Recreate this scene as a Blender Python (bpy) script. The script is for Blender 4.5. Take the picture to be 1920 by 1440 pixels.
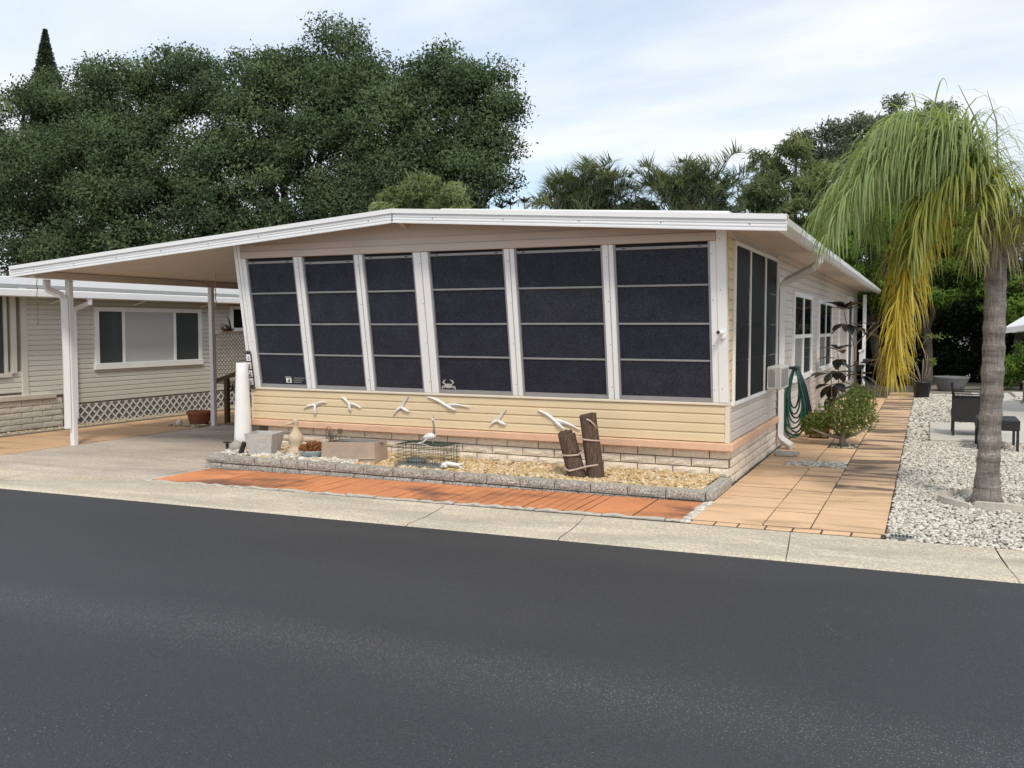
import bpy, bmesh, math, random
import numpy as np
from mathutils import Vector, Matrix

# ------------------------------------------------------------------ scene, camera, world, sun
scene = bpy.context.scene
for o in list(bpy.data.objects):
    bpy.data.objects.remove(o)
R = math.radians
col = scene.collection

cam_d = bpy.data.cameras.new('camera')
cam = bpy.data.objects.new('camera', cam_d)
col.objects.link(cam)
cam.location = (0, 0, 1.65)
cam.rotation_euler = (R(90 - 3.0), 0, R(24.53))
cam_d.sensor_fit = 'HORIZONTAL'
cam_d.sensor_width = 36.0
cam_d.lens = 36.0 * 1709 / 1920
cam_d.shift_y = -0.0096
cam_d.clip_start = 0.05
cam_d.clip_end = 3000
scene.camera = cam
scene.view_settings.view_transform = 'Standard'
scene.view_settings.look = 'None'
scene.view_settings.exposure = 0.58
scene.view_settings.gamma = 1.0
scene.view_settings.use_curve_mapping = False

SUN_ELEV, SUN_AZ = 52.0, 146.0      # azimuth: degrees clockwise from +Y of where the sun stands
world = bpy.data.worlds.new('World')
scene.world = world
world.use_nodes = True
wn, wl = world.node_tree.nodes, world.node_tree.links
wn.clear()
wo = wn.new('ShaderNodeOutputWorld')
bg = wn.new('ShaderNodeBackground')
bg.inputs['Strength'].default_value = 0.12
sky = wn.new('ShaderNodeTexSky')
sky.sky_type = 'NISHITA'
sky.sun_disc = False
sky.sun_elevation = R(SUN_ELEV)
sky.sun_rotation = R(SUN_AZ)
sky.air_density = 1.0
sky.dust_density = 1.0
sky.ozone_density = 1.5
tc = wn.new('ShaderNodeTexCoord')
sep = wn.new('ShaderNodeSeparateXYZ')
wl.new(tc.outputs['Generated'], sep.inputs[0])
zz = wn.new('ShaderNodeMath'); zz.operation = 'MAXIMUM'; zz.inputs[1].default_value = 0.0
wl.new(sep.outputs['Z'], zz.inputs[0])
za = wn.new('ShaderNodeMath'); za.operation = 'ADD'; za.inputs[1].default_value = 0.16
wl.new(zz.outputs[0], za.inputs[0])
dv = wn.new('ShaderNodeVectorMath'); dv.operation = 'DIVIDE'
wl.new(tc.outputs['Generated'], dv.inputs[0])
cmb = wn.new('ShaderNodeCombineXYZ')
for k in range(3):
    wl.new(za.outputs[0], cmb.inputs[k])
wl.new(cmb.outputs[0], dv.inputs[1])
mp = wn.new('ShaderNodeMapping')
mp.inputs['Rotation'].default_value = (0, 0, R(24))
mp.inputs['Scale'].default_value = (0.55, 1.0, 1.0)
mp.inputs['Location'].default_value = (2.55, 0.35, 0.0)
wl.new(dv.outputs[0], mp.inputs['Vector'])
n1 = wn.new('ShaderNodeTexNoise')
n1.inputs['Scale'].default_value = 0.75
n1.inputs['Detail'].default_value = 7
n1.inputs['Roughness'].default_value = 0.52
n1.inputs['Distortion'].default_value = 0.35
wl.new(mp.outputs[0], n1.inputs['Vector'])
cr = wn.new('ShaderNodeValToRGB')
cr.color_ramp.elements[0].position = 0.35
cr.color_ramp.elements[0].color = (0.10, 0.10, 0.10, 1)
cr.color_ramp.elements[1].position = 0.57
cr.color_ramp.elements[1].color = (1, 1, 1, 1)
wl.new(n1.outputs['Fac'], cr.inputs['Fac'])
n2 = wn.new('ShaderNodeTexNoise')
n2.inputs['Scale'].default_value = 1.3
n2.inputs['Detail'].default_value = 6
n2.inputs['Roughness'].default_value = 0.5
wl.new(mp.outputs[0], n2.inputs['Vector'])
cc = wn.new('ShaderNodeValToRGB')
cc.color_ramp.elements[0].position = 0.36
cc.color_ramp.elements[0].color = (4.4, 5.0, 5.8, 1)
cc.color_ramp.elements[1].position = 0.62
cc.color_ramp.elements[1].color = (5.75, 5.85, 5.95, 1)
wl.new(n2.outputs['Fac'], cc.inputs['Fac'])
mx = wn.new('ShaderNodeMixRGB')
wl.new(cr.outputs[0], mx.inputs['Fac'])
wl.new(sky.outputs[0], mx.inputs['Color1'])
wl.new(cc.outputs[0], mx.inputs['Color2'])
wl.new(mx.outputs[0], bg.inputs['Color'])
wl.new(bg.outputs[0], wo.inputs['Surface'])

sun_d = bpy.data.lights.new('sun', 'SUN')
sun_d.energy = 1.5
sun_d.angle = R(10)
sun_d.color = (1.0, 0.93, 0.80)
sun = bpy.data.objects.new('sun', sun_d)
col.objects.link(sun)
sdir = Vector((math.sin(R(SUN_AZ)) * math.cos(R(SUN_ELEV)), math.cos(R(SUN_AZ)) * math.cos(R(SUN_ELEV)), math.sin(R(SUN_ELEV))))
sun.rotation_euler = (-sdir).to_track_quat('-Z', 'Y').to_euler()
sun.location = (0, 0, 30)

# ------------------------------------------------------------------ helpers
rnd = random.Random(7)
rng = np.random.default_rng(11)
GK = 0.0108
def gz(x):
    """height of the gently sloping ground"""
    return GK * (max(-22.0, min(10.0, x)) + 1.9)
def gza(x):
    return GK * (np.clip(x, -22.0, 10.0) + 1.9)

MATS = {}
def nmat(name):
    m = bpy.data.materials.new(name); m.use_nodes = True
    nt = m.node_tree; nt.nodes.clear()
    out = nt.nodes.new('ShaderNodeOutputMaterial')
    b = nt.nodes.new('ShaderNodeBsdfPrincipled')
    nt.links.new(b.outputs[0], out.inputs[0])
    MATS[name] = m
    return m, nt, b, out
def ramp(nt, src, stops):
    r = nt.nodes.new('ShaderNodeValToRGB')
    el = r.color_ramp.elements
    while len(el) < len(stops): el.new(0.5)
    for e, (p, c) in zip(el, stops):
        e.position = p; e.color = (*c, 1)
    nt.links.new(src, r.inputs['Fac'])
    return r.outputs['Color']
def noise(nt, scale, detail=4, rough=0.55, vec=None, dist=0.0):
    n = nt.nodes.new('ShaderNodeTexNoise')
    n.inputs['Scale'].default_value = scale; n.inputs['Detail'].default_value = detail
    n.inputs['Roughness'].default_value = rough; n.inputs['Distortion'].default_value = dist
    if vec is not None: nt.links.new(vec, n.inputs['Vector'])
    return n.outputs['Fac']
def world_pos(nt, scale=(1, 1, 1)):
    g = nt.nodes.new('ShaderNodeNewGeometry')
    m = nt.nodes.new('ShaderNodeMapping'); m.inputs['Scale'].default_value = scale
    nt.links.new(g.outputs['Position'], m.inputs['Vector'])
    return m.outputs[0]
def mixc(nt, fac, a, b, mode='MIX'):
    m = nt.nodes.new('ShaderNodeMixRGB'); m.blend_type = mode
    for s, v in ((m.inputs['Fac'], fac), (m.inputs['Color1'], a), (m.inputs['Color2'], b)):
        if isinstance(v, (int, float)): s.default_value = v
        elif isinstance(v, tuple): s.default_value = (*v, 1) if len(v) == 3 else v
        else: nt.links.new(v, s)
    return m.outputs[0]
def bump(nt, b, h, strength=0.3, dist=0.01):
    n = nt.nodes.new('ShaderNodeBump'); n.inputs['Strength'].default_value = strength; n.inputs['Distance'].default_value = dist
    nt.links.new(h, n.inputs['Height']); nt.links.new(n.outputs[0], b.inputs['Normal'])
def mul(c, k): return tuple(x * k for x in c)

def M(name, c, rough=0.6, var=0.08, scale=3.0, fine=0.0, fscale=120.0, bmp=0.0, bscale=60.0, metal=0.0, objvar=0.0, spec=0.5, stain=None):
    """generic painted / mineral surface: broad tone drift, fine speckle, fine relief, per-object tone"""
    m, nt, b, out = nmat(name)
    p = world_pos(nt)
    base = ramp(nt, noise(nt, scale, 5, 0.6, p), [(0.3, mul(c, 1 - var)), (0.7, mul(c, 1 + var))])
    if fine:
        base = mixc(nt, 1.0, base, ramp(nt, noise(nt, fscale, 3, 0.7, p), [(0.3, (1 - fine,) * 3), (0.7, (1 + fine,) * 3)]), 'MULTIPLY')
    if objvar:
        oi = nt.nodes.new('ShaderNodeObjectInfo')
        base = mixc(nt, 1.0, base, ramp(nt, oi.outputs['Random'], [(0, (1 - objvar,) * 3), (1, (1 + objvar, 1 + objvar * .95, 1 + objvar * .9))]), 'MULTIPLY')
    if stain:
        sc, lo, hi, scol, amt = stain
        f = noise(nt, 1.0, 6, 0.62, world_pos(nt, sc), 0.4)
        f = ramp(nt, f, [(lo, (0, 0, 0)), (hi, (amt,) * 3)])
        base = mixc(nt, f, base, scol)
    nt.links.new(base, b.inputs['Base Color'])
    b.inputs['Roughness'].default_value = rough
    b.inputs['Metallic'].default_value = metal
    b.inputs['Specular IOR Level'].default_value = spec
    if bmp:
        bump(nt, b, noise(nt, bscale, 4, 0.65, p), bmp, 0.02)
    return m

def leafmat(name, stops, trans=0.35, rough=0.5, spec=0.4, nrm=False):
    m, nt, b, out = nmat(name)
    a = nt.nodes.new('ShaderNodeAttribute'); a.attribute_name = 'var'
    c = ramp(nt, a.outputs['Fac'], stops)
    nt.links.new(c, b.inputs['Base Color']); b.inputs['Roughness'].default_value = rough
    b.inputs['Specular IOR Level'].default_value = spec
    t = nt.nodes.new('ShaderNodeBsdfTranslucent'); nt.links.new(mixc(nt, 1.0, c, (1.1, 1.15, 0.7), 'MULTIPLY'), t.inputs['Color'])
    if nrm:
        an = nt.nodes.new('ShaderNodeAttribute'); an.attribute_name = 'nrm'
        nt.links.new(an.outputs['Vector'], b.inputs['Normal'])
    ms = nt.nodes.new('ShaderNodeMixShader'); ms.inputs[0].default_value = trans
    nt.links.new(b.outputs[0], ms.inputs[1]); nt.links.new(t.outputs[0], ms.inputs[2]); nt.links.new(ms.outputs[0], out.inputs[0])
    return m

def attrmat(name, stops, rough=0.8, bmp=0.0):
    m, nt, b, out = nmat(name)
    a = nt.nodes.new('ShaderNodeAttribute'); a.attribute_name = 'var'
    c = ramp(nt, a.outputs['Fac'], stops)
    c = mixc(nt, 1.0, c, ramp(nt, noise(nt, 70, 3, 0.6, world_pos(nt)), [(0.3, (.85,) * 3), (0.7, (1.12,) * 3)]), 'MULTIPLY')
    nt.links.new(c, b.inputs['Base Color']); b.inputs['Roughness'].default_value = rough
    return m

class MB:
    """collects shapes and links them as one mesh object"""
    def __init__(s): s.v = []; s.f = []
    def add(s, vs, fs):
        n = len(s.v); s.v += [tuple(p) for p in vs]; s.f += [tuple(n + i for i in f) for f in fs]; return s
    def box(s, x0, x1, y0, y1, z0, z1, fn=None):
        vs = [(x, y, z) for z in (z0, z1) for y in (y0, y1) for x in (x0, x1)]
        if fn: vs = [fn(*p) for p in vs]
        return s.add(vs, [(0, 2, 3, 1), (4, 5, 7, 6), (0, 1, 5, 4), (2, 6, 7, 3), (0, 4, 6, 2), (1, 3, 7, 5)])
    def cbox(s, x0, x1, y0, y1, z0, z1, c=0.005, fn=None):
        """box with chamfered edges"""
        mx_, my_, mz_ = (x0 + x1) / 2, (y0 + y1) / 2, (z0 + z1) / 2
        hx, hy, hz = (x1 - x0) / 2, (y1 - y0) / 2, (z1 - z0) / 2
        c = min(c, hx * .45, hy * .45, hz * .45)
        vs = []; idx = {}
        for sx in (-1, 1):
            for sy in (-1, 1):
                for sz in (-1, 1):
                    for ax in range(3):
                        p = [sx * (hx - c), sy * (hy - c), sz * (hz - c)]
                        p[ax] = (sx * hx, sy * hy, sz * hz)[ax]
                        idx[(sx, sy, sz, ax)] = len(vs); vs.append((p[0] + mx_, p[1] + my_, p[2] + mz_))
        I = lambda *a: idx[a]
        fs = []
        for k in (-1, 1):
            fs.append([I(k, a, b_, 0) for a, b_ in ((-1, -1), (1, -1), (1, 1), (-1, 1))][::k])
            fs.append([I(a, k, b_, 1) for a, b_ in ((-1, -1), (-1, 1), (1, 1), (1, -1))][::k])
            fs.append([I(a, b_, k, 2) for a, b_ in ((-1, -1), (1, -1), (1, 1), (-1, 1))][::k])
            for j in (-1, 1):
                fs.append([I(k, j, -1, 0), I(k, j, 1, 0), I(k, j, 1, 1), I(k, j, -1, 1)])
                fs.append([I(k, -1, j, 0), I(k, 1, j, 0), I(k, 1, j, 2), I(k, -1, j, 2)])
                fs.append([I(-1, k, j, 1), I(1, k, j, 1), I(1, k, j, 2), I(-1, k, j, 2)])
                for q in (-1, 1):
                    fs.append([I(k, j, q, 0), I(k, j, q, 1), I(k, j, q, 2)])
        if fn: vs = [fn(*p) for p in vs]
        return s.add(vs, fs)
    def tube(s, pts, r, n=8, cap=True, flat=None):
        """tube along a polyline; r is a number or a list; flat=(a,b) gives a rectangular section"""
        pts = [Vector(p) for p in pts]
        rs = r if isinstance(r, (list, tuple)) else [r] * len(pts)
        base = len(s.v); up = Vector((0, 0, 1)); prev = None
        for i, p in enumerate(pts):
            t = (pts[min(i + 1, len(pts) - 1)] - pts[max(i - 1, 0)])
            t = t.normalized() if t.length > 1e-9 else Vector((0, 0, 1))
            if prev is None:
                a = t.cross(up) if abs(t.dot(up)) < .95 else t.cross(Vector((0, 1, 0)))
            else:
                a = prev - t * prev.dot(t)
            a.normalize(); prev = a; b_ = t.cross(a)
            if flat:
                for q in ((-1, -1), (1, -1), (1, 1), (-1, 1)):
                    s.v.append(tuple(p + a * q[0] * flat[0] + b_ * q[1] * flat[1]))
            else:
                for k in range(n):
                    an = 2 * math.pi * k / n
                    s.v.append(tuple(p + (a * math.cos(an) + b_ * math.sin(an)) * rs[i]))
        m = 4 if flat else n
        for i in range(len(pts) - 1):
            for k in range(m):
                s.f.append((base + i * m + k, base + i * m + (k + 1) % m, base + (i + 1) * m + (k + 1) % m, base + (i + 1) * m + k))
        if cap:
            s.f.append(tuple(base + k for k in range(m))[::-1]); e = base + (len(pts) - 1) * m
            s.f.append(tuple(e + k for k in range(m)))
        return s
    def lathe(s, prof, c=(0, 0, 0), n=20, jit=0.0, sx=1.0, sy=1.0):
        base = len(s.v)
        for (r, z) in prof:
            for k in range(n):
                an = 2 * math.pi * k / n; q = r * (1 + rnd.uniform(-jit, jit))
                s.v.append((c[0] + q * math.cos(an) * sx, c[1] + q * math.sin(an) * sy, c[2] + z))
        for i in range(len(prof) - 1):
            for k in range(n):
                s.f.append((base + i * n + k, base + i * n + (k + 1) % n, base + (i + 1) * n + (k + 1) % n, base + (i + 1) * n + k))
        s.f.append(tuple(base + k for k in range(n))[::-1]); e = base + (len(prof) - 1) * n
        s.f.append(tuple(e + k for k in range(n)))
        return s
    def prism(s, poly, axis, a0, a1):
        """polygon in the two other axes, extruded along axis (0,1,2)"""
        n = len(poly); vs = []
        for a in (a0, a1):
            for (p, q) in poly:
                v = [p, q]; v.insert(axis, a); vs.append(tuple(v))
        fs = [tuple(range(n))[::-1], tuple(range(n, 2 * n))]
        fs += [(i, (i + 1) % n, n + (i + 1) % n, n + i) for i in range(n)]
        return s.add(vs, fs)
    def mesh(s, name):
        me = bpy.data.meshes.new(name); me.from_pydata(s.v, [], s.f)
        bm = bmesh.new(); bm.from_mesh(me); bmesh.ops.recalc_face_normals(bm, faces=bm.faces); bm.to_mesh(me); bm.free()
        return me
    def build(s, name, mat, parent=None, smooth=False):
        me = s.mesh(name)
        return link(name, me, mat, parent, smooth)

def link(name, me, mat, parent=None, smooth=False):
    if mat is not None and not len(me.materials): me.materials.append(MATS[mat] if isinstance(mat, str) else mat)
    if smooth: me.polygons.foreach_set('use_smooth', [True] * len(me.polygons))
    o = bpy.data.objects.new(name, me); col.objects.link(o)
    if parent is not None: set_parent(o, parent)
    return o
def set_parent(o, parent):
    o.parent = parent
    o.matrix_parent_inverse = world_of(parent).inverted()
def world_of(o):
    m = o.matrix_basis.copy()
    if o.parent is not None: m = world_of(o.parent) @ o.matrix_parent_inverse @ m
    return m
def tag(o, label=None, cat=None, group=None, kind=None):
    if label: o['label'] = label
    if cat: o['category'] = cat
    if group: o['group'] = group
    if kind: o['kind'] = kind
    return o
def thing(name, label, cat, loc=(0, 0, 0), group=None):
    o = bpy.data.objects.new(name, None); col.objects.link(o); o.location = loc
    o.empty_display_size = 0.2
    return tag(o, label, cat, group)
def part(name, parent):
    o = bpy.data.objects.new(name, None); col.objects.link(o); o.empty_display_size = 0.1
    set_parent(o, parent); return o
def inst(name, me, parent, loc, scale=(1, 1, 1), rot=(0, 0, 0)):
    o = bpy.data.objects.new(name, me); col.objects.link(o)
    o.location = loc; o.scale = scale; o.rotation_euler = rot
    if parent is not None: set_parent(o, parent)
    return o
def fast(name, V, F, mat, parent=None, var=None, smooth=False, nrm=None):
    """big mesh from arrays; F is (n,3) or (n,4)"""
    V = np.asarray(V, dtype=np.float32); F = np.asarray(F, dtype=np.int32)
    me = bpy.data.meshes.new(name); k = F.shape[1]
    me.vertices.add(len(V)); me.vertices.foreach_set('co', V.ravel())
    me.loops.add(F.size); me.loops.foreach_set('vertex_index', F.ravel())
    me.polygons.add(len(F)); me.polygons.foreach_set('loop_start', np.arange(0, F.size, k, dtype=np.int32))
    me.update(calc_edges=True)
    if var is not None:
        at = me.attributes.new('var', 'FLOAT', 'POINT'); at.data.foreach_set('value', np.asarray(var, dtype=np.float32))
    if nrm is not None:
        at = me.attributes.new('nrm', 'FLOAT_VECTOR', 'POINT'); at.data.foreach_set('vector', np.asarray(nrm, dtype=np.float32).ravel())
    return link(name, me, mat, parent, smooth)

# ------------------------------------------------------------------ materials
M('ground_soil', (.09, .08, .06), .95, .2, .8, .2, 60, .4)
M('white_metal', (.85, .85, .86), .38, .03, 1.5, .02, 40, 0, spec=.5, stain=((.9, .9, 9), .60, .85, (.5, .5, .47), .25))
M('white_frame', (.87, .87, .87), .42, .03, 3)
M('white_vinyl', (.86, .86, .86), .4, .03, 3)
M('grey_alu', (.42, .43, .45), .35, .06, 8, metal=.5)
M('soffit_tan', (.64, .55, .46), .6, .04, 1.2, .03, 30)
M('header_tan', (.58, .49, .42), .6, .04, 1.5, .02, 40)
M('siding_cream', (.73, .59, .385), .5, .04, 1.6, .03, 90, .05, 200, stain=((1.5, 1.5, 7), .6, .85, (.5, .42, .3), .25))
M('siding_beige', (.64, .58, .53), .5, .05, 1.2, .03, 90, .05, 200, stain=((1.5, 1.5, 7), .58, .85, (.36, .33, .3), .3))
M('siding_sage', (.60, .59, .53), .5, .04, 1.2, .03, 90, .05, 200)
M('trim_cream', (.74, .67, .55), .5, .03, 3)
M('ledge_peach', (.74, .47, .32), .7, .07, 5, .06, 80, .15, 60)
M('stone_white', (.80, .70, .58), .9, .08, 14, .16, 60, .6, 40, objvar=.06)
M('block_grey', (.43, .405, .365), .95, .14, 14, .75, 62, .9, 60, objvar=.10)
M('stone_tan', (.56, .52, .45), .9, .1, 12, .12, 80, .4, 50, objvar=.08)
M('gravel_bed', (.24, .215, .175), .95, .2, 20, .3, 70)
M('joint_moss', (.055, .045, .035), .95, .3, 8, .3, 60)
M('mortar_shade_brown', (.20, .17, .14), .95, .1, 20, .1, 90)  # stone joints; also darkens the siding backing so lap gaps look shaded
M('dark_core', (.03, .03, .03), .9)
M('screw_dark', (.12, .12, .12), .5)
M('curtain', (.62, .60, .56), .8, .1, 9)
M('black_plastic', (.018, .018, .02), .45)
M('rattan', (.02, .019, .02), .6, .1, 20, .15, 300, .3, 300)
M('terracotta', (.30, .10, .05), .75, .15, 9, .1, 60)
M('concrete_slab', (.52, .50, .45), .9, .06, 2.5, .08, 130, .1, 120)
M('concrete_edge', (.52, .48, .42), .95, .12, 15, .18, 140, .4, 100)
M('faux_stone', (.50, .48, .46), .85, .12, 14, .1, 70, .35, 40)
M('statue_sand', (.58, .47, .34), .9, .12, 12, .1, 90, .25, 70)
M('blue_glaze', (.36, .45, .50), .35, .1, 9)
M('trough_clay', (.42, .32, .25), .55, .15, 5, .04, 60, .1, 30)
M('slate', (.16, .17, .18), .6, .15, 12)
M('soil', (.06, .045, .03), .95, .3, 30, .3, 90, .5, 80)
M('wire_green', (.02, .05, .035), .45)
M('wire_rust', (.09, .07, .05), .7)
M('statue_white', (.78, .77, .74), .6, .06, 20)
M('statue_grey', (.22, .22, .20), .7)
M('bird_white', (.78, .77, .78), .5, .05, 20)
M('rope', (.50, .40, .33), .9, .1, 60)
M('hose_green', (.006, .09, .06), .4, .1, 20)
M('hose_dark', (.012, .02, .025), .45, .1, 20)
M('ac_white', (.62, .62, .60), .5, .05, 6)
M('ac_grille', (.30, .30, .29), .6, .05, 6)
M('pot_black', (.02, .022, .026), .45)
M('wood_brown', (.10, .055, .03), .75, .2, 20)
M('lattice_tan', (.30, .235, .18), .8, .08, 9)
M('lattice_white', (.72, .72, .72), .6, .05, 9)
M('shingle', (.22, .225, .225), .95, .15, 12, .3, 60, .4, 40, spec=.05)
M('rock_grey', (.38, .36, .32), .9, .15, 10, .1, 50)
M('mat_brown', (.26, .19, .14), .95, .1, 20, .1, 100)
M('trunk_bark', (.10, .085, .07), .95, .25, 6, .2, 40, .6, 25)
M('stem_grey', (.22, .19, .16), .9, .2, 12, .1, 60)
M('red_paver', (.62, .245, .105), .9, .10, 3, .14, 70, .2, 60, objvar=.10, stain=((.8, 1.7, 1), .49, .66, (.13, .07, .05), .8))
M('tan_paver', (.70, .47, .29), .9, .09, 1.6, .09, 60, .1, 70, objvar=.05, stain=((.7, 4.5, 1), .50, .70, (.20, .13, .08), .7))
M('tan_paver_stained', (.64, .44, .28), .88, .06, 2.2, .08, 60, .1, 70, objvar=.06, stain=((.8, 3.6, 1), .45, .57, (.09, .065, .05), .88))
M('tan_walk', (.56, .36, .21), .9, .08, 1.5, .08, 70, .1, 70, stain=((.6, 3.0, 1), .54, .70, (.12, .085, .06), .7))
M('digit_black', (.01, .01, .01), .5)
M('umbrella_white', (.80, .82, .82), .6, .03, 4)
M('umbrella_edge', (.10, .11, .12), .6)
M('chain_metal', (.20, .14, .10), .6, metal=.4)

def asphalt():
    m, nt, b, out = nmat('asphalt')
    p = world_pos(nt)
    base = ramp(nt, noise(nt, .55, 4, .5, world_pos(nt, (.35, 1.0, 1))), [(.3, (.037, .038, .042)), (.7, (.052, .053, .057))])
    grain = ramp(nt, noise(nt, 120, 3, .7, p), [(.3, (.6,) * 3), (.7, (1.45,) * 3)])
    base = mixc(nt, 1.0, base, grain, 'MULTIPLY')
    # worn wheel strip, paler with exposed chips: runs along the road
    g = nt.nodes.new('ShaderNodeSeparateXYZ'); nt.links.new(p, g.inputs[0])
    wob = nt.nodes.new('ShaderNodeMath'); wob.operation = 'MULTIPLY_ADD'; wob.inputs[1].default_value = .5
    nt.links.new(noise(nt, .8, 3, .5, world_pos(nt, (.5, .5, 1))), wob.inputs[0]); nt.links.new(g.outputs['Y'], wob.inputs[2])
    strips = ramp(nt, wob.outputs[0], [(0, (0, 0, 0)), (1, (0, 0, 0))])
    mr = nt.nodes.new('ShaderNodeMapRange'); mr.inputs['From Min'].default_value = 2.0; mr.inputs['From Max'].default_value = 8.0
    nt.links.new(wob.outputs[0], mr.inputs['Value'])
    strips = ramp(nt, mr.outputs[0], [(0, (.10,) * 3), (.28, (.08,) * 3), (.35, (.75,) * 3), (.42, (.06,) * 3), (.70, (0,) * 3), (.76, (.16,) * 3), (.80, (0,) * 3)])
    v = nt.nodes.new('ShaderNodeTexVoronoi'); v.inputs['Scale'].default_value = 85; nt.links.new(p, v.inputs['Vector'])
    chip = ramp(nt, v.outputs['Distance'], [(.20, (1,) * 3), (.36, (0,) * 3)])
    sepc = nt.nodes.new('ShaderNodeSeparateColor'); nt.links.new(v.outputs['Color'], sepc.inputs[0])
    pick = ramp(nt, sepc.outputs[0], [(.90, (0,) * 3), (.985, (1,) * 3)])
    pick2 = ramp(nt, sepc.outputs[1], [(.15, (.05,) * 3), (.85, (1,) * 3)])
    dens = mixc(nt, 1.0, strips, pick2, 'MULTIPLY')
    spars = mixc(nt, 1.0, pick, ramp(nt, noise(nt, 1.3, 3, .6, p), [(.42, (.05,) * 3), (.66, (.7,) * 3)]), 'MULTIPLY')
    cov = mixc(nt, 1.0, mixc(nt, 1.0, dens, spars, 'ADD'), chip, 'MULTIPLY')
    base = mixc(nt, cov, base, (.30, .30, .305))
    base = mixc(nt, mixc(nt, 1.0, strips, (.35, .35, .35), 'MULTIPLY'), base, (.085, .086, .090))
    nt.links.new(base, b.inputs['Base Color'])
    b.inputs['Roughness'].default_value = .62
    b.inputs['Specular IOR Level'].default_value = .22
    bump(nt, b, noise(nt, 190, 3, .7, p), .35, .01)
asphalt()
def aggregate(name, c, sp=.55, scale=115):
    """washed concrete with small stones"""
    m, nt, b, out = nmat(name)
    p = world_pos(nt)
    base = ramp(nt, noise(nt, 1.4, 5, .6, world_pos(nt, (.5, 1.6, 1))), [(.3, mul(c, .80)), (.7, mul(c, 1.14))])
    v = nt.nodes.new('ShaderNodeTexVoronoi'); v.inputs['Scale'].default_value = scale; nt.links.new(p, v.inputs['Vector'])
    s3 = nt.nodes.new('ShaderNodeSeparateColor'); nt.links.new(v.outputs['Color'], s3.inputs[0])
    base = mixc(nt, sp, base, mixc(nt, 1.0, base, ramp(nt, s3.outputs[0], [(0, (.45, .43, .40)), (.55, (1.0, .97, .92)), (1, (1.55, 1.5, 1.42))]), 'MULTIPLY'))
    st = ramp(nt, noise(nt, 1.0, 6, .65, world_pos(nt, (.55, 2.2, 1)), .5), [(.46, (0,) * 3), (.70, (.75,) * 3)])
    base = mixc(nt, st, base, mul(c, .58))
    nt.links.new(base, b.inputs['Base Color']); b.inputs['Roughness'].default_value = .92
    bump(nt, b, v.outputs['Distance'], .5, .006)
aggregate('apron_concrete', (.56, .505, .41), .5, 85)
aggregate('drive_aggregate', (.54, .475, .415), .55, 95)

def screenmat():
    m, nt, b, out = nmat('screen_dark')
    p = world_pos(nt)
    weave = noise(nt, 1.0, 3, .75, world_pos(nt, (55, 55, 75)))
    drift = noise(nt, 6, 4, .6, p)
    c = ramp(nt, drift, [(.3, (.014, .016, .022)), (.7, (.023, .025, .033))])
    c = mixc(nt, 1.0, c, ramp(nt, weave, [(.34, (.35,) * 3), (.66, (2.1,) * 3)]), 'MULTIPLY')
    oi = nt.nodes.new('ShaderNodeObjectInfo'); c = mixc(nt, 1.0, c, ramp(nt, oi.outputs['Random'], [(0, (.75, .80, 1.0)), (1, (1.15, 1.15, 1.2))]), 'MULTIPLY')
    nt.links.new(c, b.inputs['Base Color']); b.inputs['Roughness'].default_value = .42
    b.inputs['Specular IOR Level'].default_value = .35
    bump(nt, b, weave, .25, .004)
screenmat()
def glassmat(name, tint, rough=.04):
    m, nt, b, out = nmat(name)
    nt.links.new(ramp(nt, noise(nt, .8, 2, .5, world_pos(nt)), [(.3, mul(tint, .8)), (.7, mul(tint, 1.2))]), b.inputs['Base Color'])
    b.inputs['Roughness'].default_value = rough; b.inputs['Specular IOR Level'].default_value = .5
glassmat('glass_dark', (.012, .016, .018))
glassmat('glass_grey', (.06, .07, .072), .12)
glassmat('screen_side', (.007, .009, .013), .5)
MATS['screen_side'].node_tree.nodes['Principled BSDF'].inputs['Specular IOR Level'].default_value = .06
def curtain_glass():
    m, nt, b, out = nmat('glass_curtain')
    w = nt.nodes.new('ShaderNodeTexWave'); w.bands_direction = 'Y'; w.inputs['Scale'].default_value = 5.0; w.inputs['Distortion'].default_value = .6
    nt.links.new(world_pos(nt), w.inputs['Vector'])
    nt.links.new(ramp(nt, w.outputs['Fac'], [(0, (.46, .48, .465)), (1, (.51, .53, .515))]), b.inputs['Base Color'])
    b.inputs['Roughness'].default_value = .10
curtain_glass()
def barkpalm():
    m, nt, b, out = nmat('palm_trunk')
    p = world_pos(nt, (1, 1, 1))
    rings = noise(nt, 1.0, 5, .7, world_pos(nt, (2.5, 2.5, 15)), .5)
    fib = noise(nt, 1.0, 4, .75, world_pos(nt, (55, 55, 10)))
    c = ramp(nt, rings, [(.34, (.13, .112, .10)), (.5, (.24, .21, .19)), (.60, (.29, .255, .235)), (.66, (.46, .42, .38)), (.74, (.30, .27, .245))])
    c = mixc(nt, 1.0, c, ramp(nt, fib, [(.3, (.5,) * 3), (.7, (1.4,) * 3)]), 'MULTIPLY')
    nt.links.new(c, b.inputs['Base Color']); b.inputs['Roughness'].default_value = .95
    h = mixc(nt, .5, rings, fib)
    bump(nt, b, h, .9, .03)
barkpalm()
def woodlog():
    m, nt, b, out = nmat('weathered_log')
    tcn = nt.nodes.new('ShaderNodeTexCoord'); mpn = nt.nodes.new('ShaderNodeMapping'); mpn.inputs['Scale'].default_value = (60, 60, 4)
    nt.links.new(tcn.outputs['Object'], mpn.inputs[0])
    f = noise(nt, 1.0, 5, .7, mpn.outputs[0])
    nt.links.new(ramp(nt, f, [(.28, (.03, .019, .014)), (.5, (.10, .062, .045)), (.75, (.20, .14, .10))]), b.inputs['Base Color'])
    b.inputs['Roughness'].default_value = .9; bump(nt, b, f, .8, .02)
woodlog()
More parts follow.
